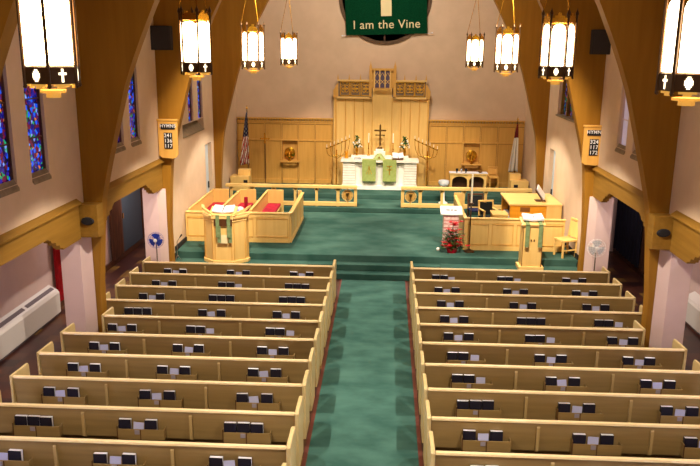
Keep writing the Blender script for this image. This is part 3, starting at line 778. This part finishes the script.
o = box('cushion', -4.2+.26, -3.83, 21.55, 21.62, zc+.52, zc+.86, 'cushion', None, .02); tag(o, 'crimson kneeler pad stood upright on the middle choir pew', 'cushion'); 
# ---------------------------------------------------------------- pulpit
e = empty('pulpit', (-3.80, 18.18, .311), 'six sided light wooden pulpit with pale green stoles on the left', 'pulpit')
def poly(r, ry, n=6, a0=0): return [(r*math.cos(a0+2*PI*k/n), ry*math.sin(a0+2*PI*k/n)) for k in range(n)]
hexa = [(-.56, .2), (-.53, .06), (-.25, -.2), (.25, -.2), (.53, .06), (.56, .2)]
m = MB(); m.prism(hexa, 2, .0, 1.22); m.build('body', 'maple', e)
m = MB(); m.prism([(x*1.07, y*1.12-(0.0 if y < 0 else .01)) for x, y in hexa], 2, 0.001, .09); m.build('plinth', 'maple_x', e, .008)
m = MB()
for (a, b) in zip(hexa, hexa[1:]):
    for t0, t1 in ((.06, .1), (.9, .94)):
        p = [(a[0]+(b[0]-a[0])*t, a[1]+(b[1]-a[1])*t) for t in (t0, t1)]
        nx, ny = (b[1]-a[1]), -(b[0]-a[0]); l = math.hypot(nx, ny); nx, ny = nx/l*.012, ny/l*.012
        m.prism([p[0], p[1], (p[1][0]+nx, p[1][1]+ny), (p[0][0]+nx, p[0][1]+ny)], 2, .12, 1.1)
m.build('moulding', 'oak', e)
m = MB(); m.prism([(x*1.09, y*1.2) for x, y in hexa], 2, 1.18, 1.24); m.prism([(x*1.04, y*1.1) for x, y in hexa], 2, 1.1, 1.13); m.build('cornice', 'maple_x', e, .006)
for s in (-1, 1):
    m = MB(); m.prism([(s*.56, .205), (s*.56, .3), (s*.52, .3), (s*.52, .205)], 2, 0, 1.22)
    v = m.prism([(s*.24, -.25), (s*.58, .05), (s*.64, .28), (s*.57, .3), (s*.51, .09), (s*.20, -.18)], 2, 1.24, 1.30)
    for a in v: a.co.z += max(0, abs(a.co.x)-.3)*.45
    m.build('side_wing', 'maple_x', e)
m = MB(); m.rbox((-.02, .0, 1.33), (.66, .5, .03), Matrix.Rotation(.28, 3, 'X')); m.build('reading_desk', 'maple_x', e)
m = MB(); m.box(-.22, .24, -.232, -.222, 1.0, 1.175); m.build('dark_hanging', 'darkwood', e)
m = MB()
for x in (-.16, .12):
    m.box(x, x+.09, -.29, -.28, .72, 1.29); m.box(x+.03, x+.12, -.27, -.262, .58, 1.0)
m.build('stoles', 'stole', e)
m = MB(); m.box(-.07, .12, -.258, -.25, .56, .78); m.build('gold_panel', 'cream', e)
e = empty('bible', (-3.80, 18.17, 1.685), 'open white Bible lying on the pulpit desk', 'book')
R1 = Matrix.Rotation(.28, 3, 'X')
m = MB(); m.rbox((-.13, 0, .02), (.27, .34, .035), Matrix.Rotation(.12, 3, 'Y') @ R1); m.rbox((.13, 0, .02), (.27, .34, .035), Matrix.Rotation(-.12, 3, 'Y') @ R1); m.build('pages', 'page', e)
m = MB(); m.rbox((0.0, -.02, .042), (.02, .34, .006), R1); m.build('ribbon', 'black', e)
# ---------------------------------------------------------------- lectern
e = empty('lectern', (3.92, 18.22, .311), 'square light wooden lectern with green stoles on the right', 'lectern')
m = MB(); m.box(-.25, .25, -.17, .22, 0, 1.14); m.build('body', 'maple', e, .012)
m = MB(); m.box(-.31, .31, -.2, .25, 0.001, .1); m.build('plinth', 'maple_x', e, .01)
m = MB(); m.rbox((0, .02, 1.21), (.58, .46, .05), Matrix.Rotation(.22, 3, 'X')); m.build('desk', 'maple_x', e, .008)
m = MB(); m.box(-.245, -.23, -.182, -.171, .1, 1.1); m.box(.23, .245, -.182, -.171, .1, 1.1); m.build('edge_moulding', 'oak_line', e)
m = MB()
for x in (-.2, .12): m.box(x, x+.1, -.245, -.235, .62, 1.2); m.rbox((x+.05, -.06, 1.232), (.1, .4, .008), Matrix.Rotation(.22, 3, 'X'))
m.build('stoles', 'stole', e)
m = MB(); m.box(-.05, -.02, -.18, -.171, .75, .8); m.box(.02, .05, -.18, -.171, .75, .8); m.build('emblem', 'darkwood', e)
e = empty('bible', (3.92, 18.26, 1.60), 'open white Bible lying on the lectern', 'book')
R1 = Matrix.Rotation(.22, 3, 'X')
m = MB(); m.rbox((-.125, 0, .03), (.25, .32, .05), Matrix.Rotation(.12, 3, 'Y') @ R1); m.rbox((.125, 0, .03), (.25, .32, .05), Matrix.Rotation(-.12, 3, 'Y') @ R1); m.build('pages', 'page', e)
m = MB(); m.rbox((0.0, -.1, .062), (.03, .05, .006), R1); m.build('ribbon', 'black', e)

# ---------------------------------------------------------------- right choir enclosure, console
e = empty('organ_screen', (3.7, 19.28, zc), 'panelled maple screen enclosing the organ on the right', 'screen')
m = MB(); panelled(m, -1.3, 1.28, 0, 0, .84, 4); m.build('front_panel', 'maple', e)
mouldings(-1.3, 1.28, 0, 0, .84, 4, e)
m = MB(); m.box(-1.36, 1.3, -.04, .07, .84, .88); m.build('front_cap', 'maple_x', e, .01)
m = MB(); m.box(-1.34, -1.3, .0, 3.05, 0, .84); m.box(-1.355, -1.34, 0, 3.05, 0, .1); m.build('side_panel', 'maple', e)
m = MB(); m.box(-1.37, -1.27, .07, 3.05, .84, .88); m.build('side_cap', 'maple', e, .01)
m = MB(); m.box(-1.36, -1.06, 3.06, 3.1, 0, .96); m.build('rear_post', 'maple', e, .01)
e = empty('organ_console', (4.44, 21.3, zc), 'yellow wooden organ console behind the right screen', 'organ')
m = MB(); m.box(-.5, .7, -.78, .8, 0, .98); m.box(-.7, -.5, -.78, -.7, 0, .98); m.box(-.7, -.5, .72, .8, 0, .98); m.build('case', 'console', e, .01)
m = MB(); m.box(-.74, .73, -.82, .84, .98, 1.03); m.build('lid', 'maple_x', e, .008)
m = MB(); m.box(-.515, -.502, -.69, .71, .1, .97); m.build('stop_jamb', 'darkwood', e)
for k, z in enumerate((.3, .42)):
    m = MB(); m.box(-.72+k*.08, -.52, -.66, .68, z+.1, z+.13); m.build('keyboard', 'page', e)
m = MB(); m.box(-.42, -.15, -.79, -.781, .8, .93); m.build('front_plate', 'oak_line', e)
m = MB(); m.box(.3, .72, -.805, -.782, .05, .98); m.build('end_cheek', 'maple', e)
o = empty('organ_bench', (3.42, 20.5, zc), 'light wooden organ bench behind the right screen', 'bench')
m = MB(); m.box(-.18, .26, -.18, .4, .70, .75); m.build('seat', 'maple', o, .008)
for y in (-.15, .36):
    m = MB(); m.box(-.16, .24, y-.02, y+.02, 0, .699); m.build('end_panel', 'maple', o, .005)
e = empty('hymn_book', (4.62, 20.95, zc+1.038), 'open music book propped on a dark stand on top of the organ console', 'book')
R1 = Matrix.Rotation(.95, 3, 'Y') @ Matrix.Rotation(.3, 3, 'X')
m = MB(); m.rbox((0, 0, .22), (.4, .5, .02), R1); m.box(-.12, .16, -.12, .12, 0, .02); m.build('stand', 'darkwood', e)
m = MB(); m.rbox((.03, 0, .25), (.36, .42, .03), R1); m.build('pages', 'page', e)
e = empty('folder', (4.86, 20.5+.0, zc+.95), 'blue folder', 'folder')
bpy.data.objects.remove(e)
chair('upholstered_chair', (3.27, 21.3, zc), .25, 'light framed chair with black upholstered back beside the organ bench', 'black', 'black', .86, .48, 'maple', True)
e = chair('upholstered_chair', (3.05, 22.35, zc), .1, 'dark navy padded chair behind the right screen, left of the organ', 'flagblue', 'black', .85, .5, 'darkwood')
chair('wooden_chair', (4.93, 18.88, zc), -1.2, 'plain light wooden chair standing right of the lectern', 'maple', 'maple', .92, .42, 'maple')
# paschal candle
e = empty('paschal_candle', (2.14, 19.05, zc), 'tall white paschal candle on a slim dark stand at the right screen', 'candle')
m = MB(); m.lathe((0, 0, 0), [(.14, 0), (.13, .03), (.03, .07)], 14); m.build('foot', 'bronze', e)
m = MB(); m.tube([(0, 0, .06), (0, 0, 1.28)], .016); m.lathe((0, 0, 1.26), [(.02, 0), (.06, .03), (.06, .05), (.03, .06)], 12); m.build('stand', 'bronze', e)
m = MB(); m.lathe((0, 0, 1.32), [(.024, 0), (.024, .74), (.01, .75)], 12); m.build('candle', 'wax', e)
e.location = (2.49, 19.09, zc)
# pedestal and poinsettia
e = empty('guest_stand', (2.02, 19.55, zc), 'white topped stand with printed sign and pinkish patterned body beside the right screen', 'stand')
m = MB(); m.box(-.2, .2, -.15, .15, 0, .93); m.build('body', 'brick', e)
m = MB()
for k in range(9): m.box(-.203, .203, -.154, -.151, .06+k*.1, .08+k*.1)
m.build('red_stripes', plain('faded_red', (178, 96, 90), .8), e)
m = MB(); m.rbox((0, 0, 1.0), (.58, .42, .04), Matrix.Rotation(.35, 3, 'X')); m.build('tray', 'white', e, .006)
m = MB()
for k, (a, b) in enumerate([(-.14, -.04), (-.02, .05), (.07, .15)]): m.rbox(((a+b)/2, -.02+.0*k, 1.022), ((b-a), .05, .006), Matrix.Rotation(.35, 3, 'X'))
m.build('sign_lettering', 'flagblue', e)
e = empty('poinsettia', (2.03, 19.0, zc), 'red poinsettia arrangement on the carpet in front of the white topped stand', 'plant')
m = MB(); m.lathe((0, 0, 0), [(.12, 0), (.15, .1), (.16, .11)], 16); m.build('foil_pot', 'foil', e)
m = MB(); rnd = random.Random(3)
def leafq(m, c, r, a, el, L, w):
    d = Vector((math.cos(a)*math.cos(el), math.sin(a)*math.cos(el), math.sin(el))); sd = d.cross(Vector((0, 0, 1))).normalized()
    up = sd.cross(d)
    p = Vector(c); v = [p, p+d*L*.45+sd*w/2+up*.01, p+d*L, p+d*L*.45-sd*w/2+up*.01]; vv = [m.bm.verts.new(q) for q in v]; v2 = [m.bm.verts.new(q-up*.004) for q in v]
    m._q(vv); m._q(v2[::-1])
    for k in range(4): m._q([vv[k], v2[k], v2[(k+1) % 4], vv[(k+1) % 4]])
for k in range(150):
    a = rnd.uniform(0, 2*PI); h = rnd.uniform(.08, .6); r = rnd.uniform(.02, .3)*(1.1-h)
    leafq(m, (r*math.cos(a), .5*r*math.sin(a), h), r, a+rnd.uniform(-.6, .6), rnd.uniform(-.3, .6), rnd.uniform(.10, .22), .06)
m.build('foliage', 'leaf', e)
m = MB()
for k in range(44):
    a = rnd.uniform(PI*.95, 2.05*PI); h = rnd.uniform(.15, .82); r = rnd.uniform(.05, .42)*(1-.8*max(0, h-.2))
    for q in range(5): leafq(m, (r*math.cos(a), .5*r*math.sin(a), h), 0, q*2*PI/5+rnd.random(), .35, .10, .05)
m.build('red_bracts', 'petal', e)
m = MB(); m.tube([(0, 0, .1), (.02, 0, .5), (.0, 0, .8)], .008)
for k in range(8): a = k*PI/4; m.tube([(0, 0, .15), (.25*math.cos(a), .2*math.sin(a), .35+.3*(k % 3)/2)], .005, 5)
m.build('stems', 'leaf', e)
e = None
o = MB(); o.ball((0, 0, .05), .05, 0, 2); o = o.build('flower', 'whitepetal', smooth=True); o.location = (1.68, 19.1, zc+.0); tag(o, 'small cream flower head left of the poinsettia', 'flower')

# ---------------------------------------------------------------- hymn boards, speakers
for s in (-1, 1):
    e = empty('hymn_board', (-4.95 if s < 0 else 5.05, 17.56, 3.05), f'wooden hymn number board on the {SIDE[s]} arch', 'hymn board')
    m = MB(); m.prism([(-.23, .06), (-.2, .06), (-.16, .02), (.1, .0), (.18, .03), (.23, .1), (.23, .9), (-.23, .9)], 1, -.04, .04); m.build('board', 'oak', e, .006)
    m = MB(); m.box(-.25, .25, -.055, .045, .9, .94); m.build('top_moulding', 'oak', e, .005)
    m = MB(); m.box(-.16, .18, -.052, -.041, .70, .83); m.box(-.09, .11, -.052, -.041, .24, .62); m.build('dark_plates', 'black', e)
    text('heading', 'HYMNS', .11, 'page', (.015, -.055, .78), (PI/2, 0, 0), e, .002, .001)
    for k, t in enumerate(['241', '136', '117'] if s < 0 else ['324', '117', '172']):
        text('number', t, .125, 'page', (.01, -.055, .555-k*.125), (PI/2, 0, 0), e, .002, .001)
    e = empty('loudspeaker', (-4.97 if s < 0 else 5.03, 17.508, 5.58), f'dark square loudspeaker mounted high on the {SIDE[s]} arch', 'loudspeaker')
    m = MB(); m.box(-.23, .23, -.12, .1, 0, .54); m.build('cabinet', 'speaker', e, .012)
    m = MB(); m.box(-.2, .2, -.13, -.121, .03, .51); m.build('grille', 'black' if False else 'speaker', e)
    m = MB(); m.box(-.05, .05, .1, .15, .2, .34); m.build('wall_bracket', 'bronze', e)

# ---------------------------------------------------------------- hanging lamps
def lamp():
    e = empty('hanging_lantern', (0, 0, 0), '', 'lamp', 'hanging lanterns over the nave')
    r = .235
    P = [(r*math.cos(k*PI/3+PI/6), r*math.sin(k*PI/3+PI/6)) for k in range(6)]
    # panes
    for k in range(6):
        a, b = P[k], P[(k+1) % 6]
        def L_(t, ins=.97): return ((a[0]+(b[0]-a[0])*t)*ins, (a[1]+(b[1]-a[1])*t)*ins)
        m = MB()
        z0, z1 = .29, .80
        pts = [(.1, z0), (.9, z0), (.9, z1-.02), (.83, z1+.03), (.7, z1+.055), (.5, z1+.065), (.3, z1+.055), (.17, z1+.03), (.1, z1-.02)]
        F = [m.bm.verts.new((*L_(t), z)) for t, z in pts]; G = [m.bm.verts.new((*L_(t, .93), z)) for t, z in pts]
        m._q(F); m._q(G[::-1])
        for i in range(len(pts)): j = (i+1) % len(pts); m._q([F[i], G[i], G[j], F[j]])
        m.build('glass_pane', 'lampglass', e)
        # band facet with cutout
        mm = MB(); n = Vector(((a[0]+b[0])/2, (a[1]+b[1])/2, 0)).normalized()
        A = Vector((*a, 0)); B = Vector((*b, 0))
        def facet(q, t0, t1, z0, z1, d0, d1, mi):
            v = [A+(B-A)*t0+n*d0, A+(B-A)*t1+n*d0, A+(B-A)*t1+n*d1, A+(B-A)*t0+n*d1]
            lo = [q.bm.verts.new((p.x, p.y, z0)) for p in v]; hi = [q.bm.verts.new((p.x, p.y, z1)) for p in v]
            q.mi = mi; q._q(lo); q._q(hi[::-1])
            for i in range(4): q._q([lo[i], lo[(i+1) % 4], hi[(i+1) % 4], hi[i]])
        facet(mm, 0, 1, .14, .28, -.03, 0, 0)
        mm.build('bronze_band', 'bronze', e)
        mm = MB(); facet(mm, 0, 1, .88, .95, -.03, 0, 0); facet(mm, .2, .8, .95, .98, -.02, -.002, 0); facet(mm, .4, .6, .98, 1.02, -.02, -.002, 0); mm.build('top_band', 'brass', e)
        mm = MB()
        if k % 2 == 0:
            facet(mm, .46, .54, .155, .265, .001, .004, 0); facet(mm, .36, .64, .215, .235, .001, .005, 0)
        else:
            facet(mm, .36, .64, .19, .23, .001, .004, 0); facet(mm, .44, .56, .16, .26, .001, .005, 0); facet(mm, .4, .6, .175, .245, .001, .006, 0)
        mm.build('cutout', 'cutout', e)
        mm = MB(); facet(mm, .2, .8, .12, .14, -.03, -.008, 0); facet(mm, .36, .64, .10, .12, -.05, -.02, 0)
        mm.build('amber_fringe', 'amber', e)
        mm = MB(); mm.tube([(a[0], a[1], .12), (a[0], a[1], 1.0)], .015, 6); mm.ball((a[0], a[1], .12), .02); mm.lathe((a[0], a[1], .99), [(.02, 0), (.026, .03), (.008, .07), (.001, .1)], 8)
        mm.build('corner_bar', 'bronze', e)
    m = MB(); m.prism([(x*.5, y*.5) for x, y in P], 2, .06, .085); m.prism([(x*.28, y*.28) for x, y in P], 2, .02, .06); m.build('bottom_glass', 'amber', e)
    m = MB(); m.prism([(x*.97, y*.97) for x, y in P], 2, .89, .91)
    m.build('crown', 'brass', e)
    for k in (0, 2, 4):
        m = MB(); m.tube([(P[k][0], P[k][1], 1.04), (.02*P[k][0], .02*P[k][1], 2.1)], .007, 6); m.build('chain', 'brass', e)
    m = MB(); m.tube([(0, 0, 2.08), (0, 0, 3.3)], .009, 6); m.build('hanging_rod', 'bronze', e)
    return e
LP = [(-2.62, 6.35, .30), (-2.60, 11.2, .40), (-2.61, 16.1, .70), (-2.61, 22.0, .64), (2.7, 6.35, .16), (2.68, 11.2, .32), (2.7, 16.0, .37), (2.7, 21.8, .41)]
LN = ['nearest', 'second nearest', 'third nearest', 'farthest']
l0 = lamp(); T = child_table()
for i, (x, y, r) in enumerate(LP):
    o = l0 if i == 0 else copy_tree(l0, None, T)
    o.location = (x, y, (5.20, 5.15, 5.10, 5.06)[i % 4]); o.rotation_euler = (0, 0, r)
    o['label'] = f"{LN[i % 4]} lit bronze and glass lantern in the {'left' if x < 0 else 'right'} row of hanging lanterns"

# ---------------------------------------------------------------- pews
XA, H, SP, YR = .86, .87, .88, 16.19
def pew(s, xo):
    e = empty('pew', (0, 0, 0), '', 'pew')
    xi, xw = XA, xo
    lo, hi = (xi, xw)
    def B(name, x0, x1, y0, y1, z0, z1, mat, bv=0): return box(name, s*x0, s*x1, y0, y1, z0, z1, mat, e, bv)
    m = MB(); m.prism([(0, .42), (.03, .42), (.0, .84), (-.03, .84)], 0, s*(xi+.06), s*(xw-.045)); m.build('backrest', 'pew_x', e)
    m = MB(); m.prism([(-.05, .84), (.02, .84), (.015, .87), (-.04, .87)], 0, s*(xi+.06), s*(xw-.045)); m.build('top_rail', 'cap', e, .006)
    m = MB(); m.prism([(.035, .42), (.5, .44), (.5, .47), (.035, .45)], 0, s*(xi+.06), s*(xw-.045)); m.build('seat', 'pew_x', e)
    m = MB(); m.prism([(.30, .10), (.32, .10), (.32, .40), (.30, .40)], 0, s*(xi+.06), s*(xw-.045)); m.build('seat_rail', 'pew_x', e)
    prof = [(-.06, 0), (.48, 0), (.48, .40), (.54, .46), (.54, .80), (.50, .87), (.40, .90), (.0, .90), (-.06, .87)]
    m = MB(); m.prism(prof, 0, s*(xi), s*(xi+.055)); m.build('end_panel', 'pew_y', e, .012)
    prof2 = [(-.05, 0), (.48, 0), (.48, .40), (.5, .46), (.5, .80), (.47, .86), (-.05, .88)]
    m = MB(); m.prism(prof2, 0, s*(xw-.04), s*(xw)); m.build('end_panel', 'pew_y', e, .01)
    for x in (xi+1.48, xi+2.97):
        m = MB(); m.prism([(-.055, .44), (-.005, .40), (-.035, .79), (-.05, .80), (-.06, .78)], 0, s*x-.02, s*x+.02); m.build('brace', 'brace', e)
    for x in (xi+.75, xi+2.2, xi+3.65):
        c = s*x
        m = MB()
        m.box(c-.27, c+.36, -.12, -.108, .45, .60)
        m.box(c-.27, c+.36, -.108, -.005, .47, .485)
        m.box(c-.28, c-.27, -.12, -.01, .45, .64); m.box(c+.36, c+.37, -.12, -.01, .45, .60)
        rk = m.build('hymnal_rack', 'pew_x', e)
        for q, (xs, zt) in enumerate(((c-.275, .64), (c+.045, .60))):
            m = MB(); m.box(xs-.006, xs+.006, -.126, -.121, .44, zt); m.build('rack_strip', 'darkwood', rk)
        m = MB(); m.box(c-.035, c+.03, -.128, -.121, .53, .59); m.build('card_holder', 'card', rk)
    return e
PE = {}
XO = 5.29
for s in (-1, 1):
    PE[(s, XO)] = pew(s, XO); PE[(s, 4.9)] = pew(s, 4.9)
T = child_table(); used = set()
def place(proto):
    if proto.name in used: return copy_tree(proto, None, T)
    used.add(proto.name); return proto
for r in range(11):
    for s in (-1, 1):
        o = place(PE[(s, 4.9 if r == 4 else XO)])
        o.location = (0, YR-SP*r, 0)
        extra = ', shortened beside the white pier' if r == 4 else ''
        o['label'] = f"{ORD[r]} wooden pew from the front in the {SIDE[s]} block{extra}"
        o['group'] = f'{SIDE[s]} block of pews'
# hymnals and leaflets in the racks
def hymnal(mat, tag_):
    e = empty('hymnal', (0, 0, 0), '', 'book', 'hymnals in the pew racks')
    m = MB(); m.box(-.083, .083, -.027, -.0235, 0, .235); m.box(-.083, .083, .0235, .027, 0, .235); m.box(-.085, -.0815, -.027, .027, 0, .235); m.build('cover', mat, e)
    m = MB(); m.box(-.0813, .080, -.0233, .0233, .004, .234); m.build('page_block', 'page', e)
    return e
hb = hymnal('book', 0)
leaf = box('leaflet', -.07, .07, -.004, .004, 0, .19, 'paper', bevel=0)
tag(leaf, '', 'leaflet', 'leaflets in the pew racks')
T = child_table(); first = [True, True]
rnd = random.Random(21)
RK = ['aisle-side', 'middle', 'wall-side']
for r in range(10):
    for s in (-1, 1):
        for j, x in enumerate((XA+.75, XA+2.2, XA+3.65)):
            cx = s*x; y = YR-SP*r
            where = f"{RK[j]} rack, {ORD[r]} {SIDE[s]} pew from the front"
            pat = rnd.choice(['BLB', 'BLB', 'BLB', 'BLB', 'BBB', 'BBL', 'BLB'])
            slots = (-.18, 0.0, .18)
            for q, c in enumerate(pat):
                px = cx+slots[q]+rnd.uniform(-.004, .004)
                wd = ('left', 'middle', 'right')[q] if len(pat) == 3 else ('left', 'middle')[q]
                if c == 'B':
                    o = hb if first[0] else copy_tree(hb, None, T); first[0] = False
                    o.location = (px, y-.070+rnd.uniform(-.004, .004), .487); o.rotation_euler = (rnd.uniform(-.10, -.04), 0, rnd.uniform(-.05, .05))
                    o.rotation_euler = (rnd.uniform(-.06, .0), 0, rnd.uniform(-.03, .03))
                    o['label'] = f"dark blue hymnal standing {wd} in the {where}"
                elif c == 'L':
                    o = leaf if first[1] else leaf.copy()
                    if not first[1]: COL.objects.link(o)
                    first[1] = False
                    o.location = (px, y-.1, .498); o.rotation_euler = (rnd.uniform(-.16, -.1), rnd.uniform(-.1, .1), 0)
                    o['label'] = f"white leaflet {'between' if q == 1 else 'right of'} the hymnals in the {where}"
# ---------------------------------------------------------------- fans and microphone stand
def fan(x, y, z, h, label, blade, cage, rz=0, R=.17):
    e = empty('fan', (x, y, z), label, 'fan', None, rz)
    m = MB(); m.lathe((0, 0, 0), [(.18, 0), (.18, .02), (.04, .05)], 20); m.build('base', cage, e)
    m = MB(); m.tube([(0, 0, .04), (0, 0, h-.12)], .016); m.build('pole', 'chrome', e)
    m = MB(); m.box(-.05, .05, .02, .16, h-.06, h+.05); m.tube([(0, .03, h-.12), (0, .05, h)], .025); m.build('motor', cage, e, .01)
    m = MB()
    for k in range(3):
        a0 = PI/2+k*2*PI/3
        pts = [(0, 0)]+[(R*.86*math.cos(a0+t), R*.86*math.sin(a0+t)) for t in (-.72, -.5, -.2, .2, .5, .72)]
        m.prism([(p[0], p[1]+h) for p in pts], 1, -.03, -.022)
    m.build('blades', blade, e)
    m = MB()
    for rr in (R, R*.75, R*.5):
        for yy in ((-.06, .0) if rr == R else (-.065,)):
            m.tube([(rr*math.cos(a), yy, h+rr*math.sin(a)) for a in [2*PI*i/24 for i in range(25)]], .003, 5)
    for k in range(16):
        a = 2*PI*k/16; m.tube([(.04*math.cos(a), -.08, h+.04*math.sin(a)), (R*math.cos(a), -.06, h+R*math.sin(a)), (R*math.cos(a), 0, h+R*math.sin(a)), (.05*math.cos(a), .05, h+.05*math.sin(a))], .0025, 4)
    m.build('cage', cage, e)
    m = MB(); m.lathe((0, 0, 0), [(.045, 0), (.04, .015), (.001, .02)], 16); o = m.build('hub', 'white', e); o.location = (0, -.075, h); o.rotation_euler = (PI/2, 0, 0)
fan(-5.2, 17.0, 0, 1.17, 'pedestal fan with blue blades in front of the left white pier', 'fan_blue', 'fan_blue', 0, .19)
fan(5.18, 17.0, 0, 1.21, 'pale grey pedestal fan in front of the right white pier', 'grey', 'white', 0, .21)
e = empty('microphone_stand', (-5.05, 18.22, .311), 'thin silver microphone stand by the left chancel wall', 'microphone stand')
m = MB(); m.tube([(0, 0, .02), (0, 0, .5)], .01); m.tube([(0, 0, .5), (.08, -.02, .62)], .008); m.build('pole', 'chrome', e)
m = MB()
for k in range(3): a = k*2*PI/3; m.tube([(0, 0, .15), (.1*math.cos(a), .1*math.sin(a), .008)], .007, 6)
m.build('legs', 'chrome', e)
m = MB(); m.tube([(.08, -.02, .62), (.14, -.035, .7)], [.012, .022]); m.build('microphone', 'black', e)

# ---------------------------------------------------------------- lights
def area(name, loc, target, size, energy, col=(1, .9, .75)):
    l = bpy.data.lights.new(name, 'AREA'); l.energy = energy; l.size = size; l.color = col
    o = bpy.data.objects.new(name, l); COL.objects.link(o); o.location = loc
    o.rotation_euler = (Vector(target)-Vector(loc)).to_track_quat('-Z', 'Y').to_euler(); return o
def spot(name, loc, target, energy, ang, col=(1, .86, .66), blend=.7, rad=.12):
    l = bpy.data.lights.new(name, 'SPOT'); l.energy = energy; l.spot_size = ang; l.spot_blend = blend; l.color = col; l.shadow_soft_size = rad
    o = bpy.data.objects.new(name, l); COL.objects.link(o); o.location = loc
    o.rotation_euler = (Vector(target)-Vector(loc)).to_track_quat('-Z', 'Y').to_euler(); return o
for s in (-1, 1):     # chancel floodlights hidden behind the arches, well above the picture
    spot('chancel_floodlight', (s*2.6, 13.9, 8.4), (s*3.6, 19.6, .9), 1500, .75)
    spot('sanctuary_floodlight', (s*2.2, 20.5, 8.4), (s*1.6, 25.6, .8), 900, .8)
    area('rear_nave_fill', (s*2.7, 1.2, 6.2), (s*2.7, 3.2, 0), .5, 25, (1, .85, .66))  # unseen fill added behind the camera, in line with the lantern rows
for s in (-1, 1):
    for yy in (10.5, 16.3, 19.3):
        area('aisle_fill', (s*6.2, yy, 2.85), (s*6.2, yy, 0), .3, 9 if yy < 12 or s > 0 and yy < 17 else (16 if s < 0 else 3), (1, .86, .84))  # unseen fill lights added to lift the dark side aisles
for x, y, r in LP:      # the bulb shining down through the open bottom of each lantern
    spot('lantern_bulb', (x, y, {6.35: 5.17, 11.2: 5.11, 16.1: 5.07, 16.0: 5.07}.get(y, 5.03)), (x, y, 0), 270, 1.95, (1, .91, .76), .25, .05)
area('altar_wall_fill', (0, 21.5, 9.6), (0, 27, 5.5), 1.2, 130, (1, .9, .78))  # unseen fill added to brighten the upper wall behind the altar
wd = bpy.data.worlds.new('world'); sc.world = wd; wd.use_nodes = True
bg = wd.node_tree.nodes['Background']; bg.inputs['Color'].default_value = (.55, .62, 1.0, 1); bg.inputs['Strength'].default_value = 10

# ---------------------------------------------------------------- camera
f, pitch, yaw, roll, cx = 744.6, .24258, .04635, .00988, .2274
cam = bpy.data.cameras.new('camera'); co = bpy.data.objects.new('camera', cam); COL.objects.link(co)
cam.sensor_width = 36; cam.lens = f/700*36; cam.clip_end = 200
F = Vector((-math.sin(yaw)*math.cos(pitch), math.cos(yaw)*math.cos(pitch), -math.sin(pitch)))
Rr = Vector((math.cos(yaw), math.sin(yaw), 0)); U = Rr.cross(F)
R2 = Rr*math.cos(roll)+U*math.sin(roll); U2 = U*math.cos(roll)-Rr*math.sin(roll)
mt = Matrix((R2, U2, -F)).transposed().to_4x4(); mt.translation = (cx, 0, 5.65)
co.matrix_world = mt
sc.camera = co
sc.view_settings.view_transform = 'Standard'; sc.view_settings.look = 'None'
sc.view_settings.exposure = 1.45; sc.view_settings.gamma = 1
sc.view_settings.use_curve_mapping = False
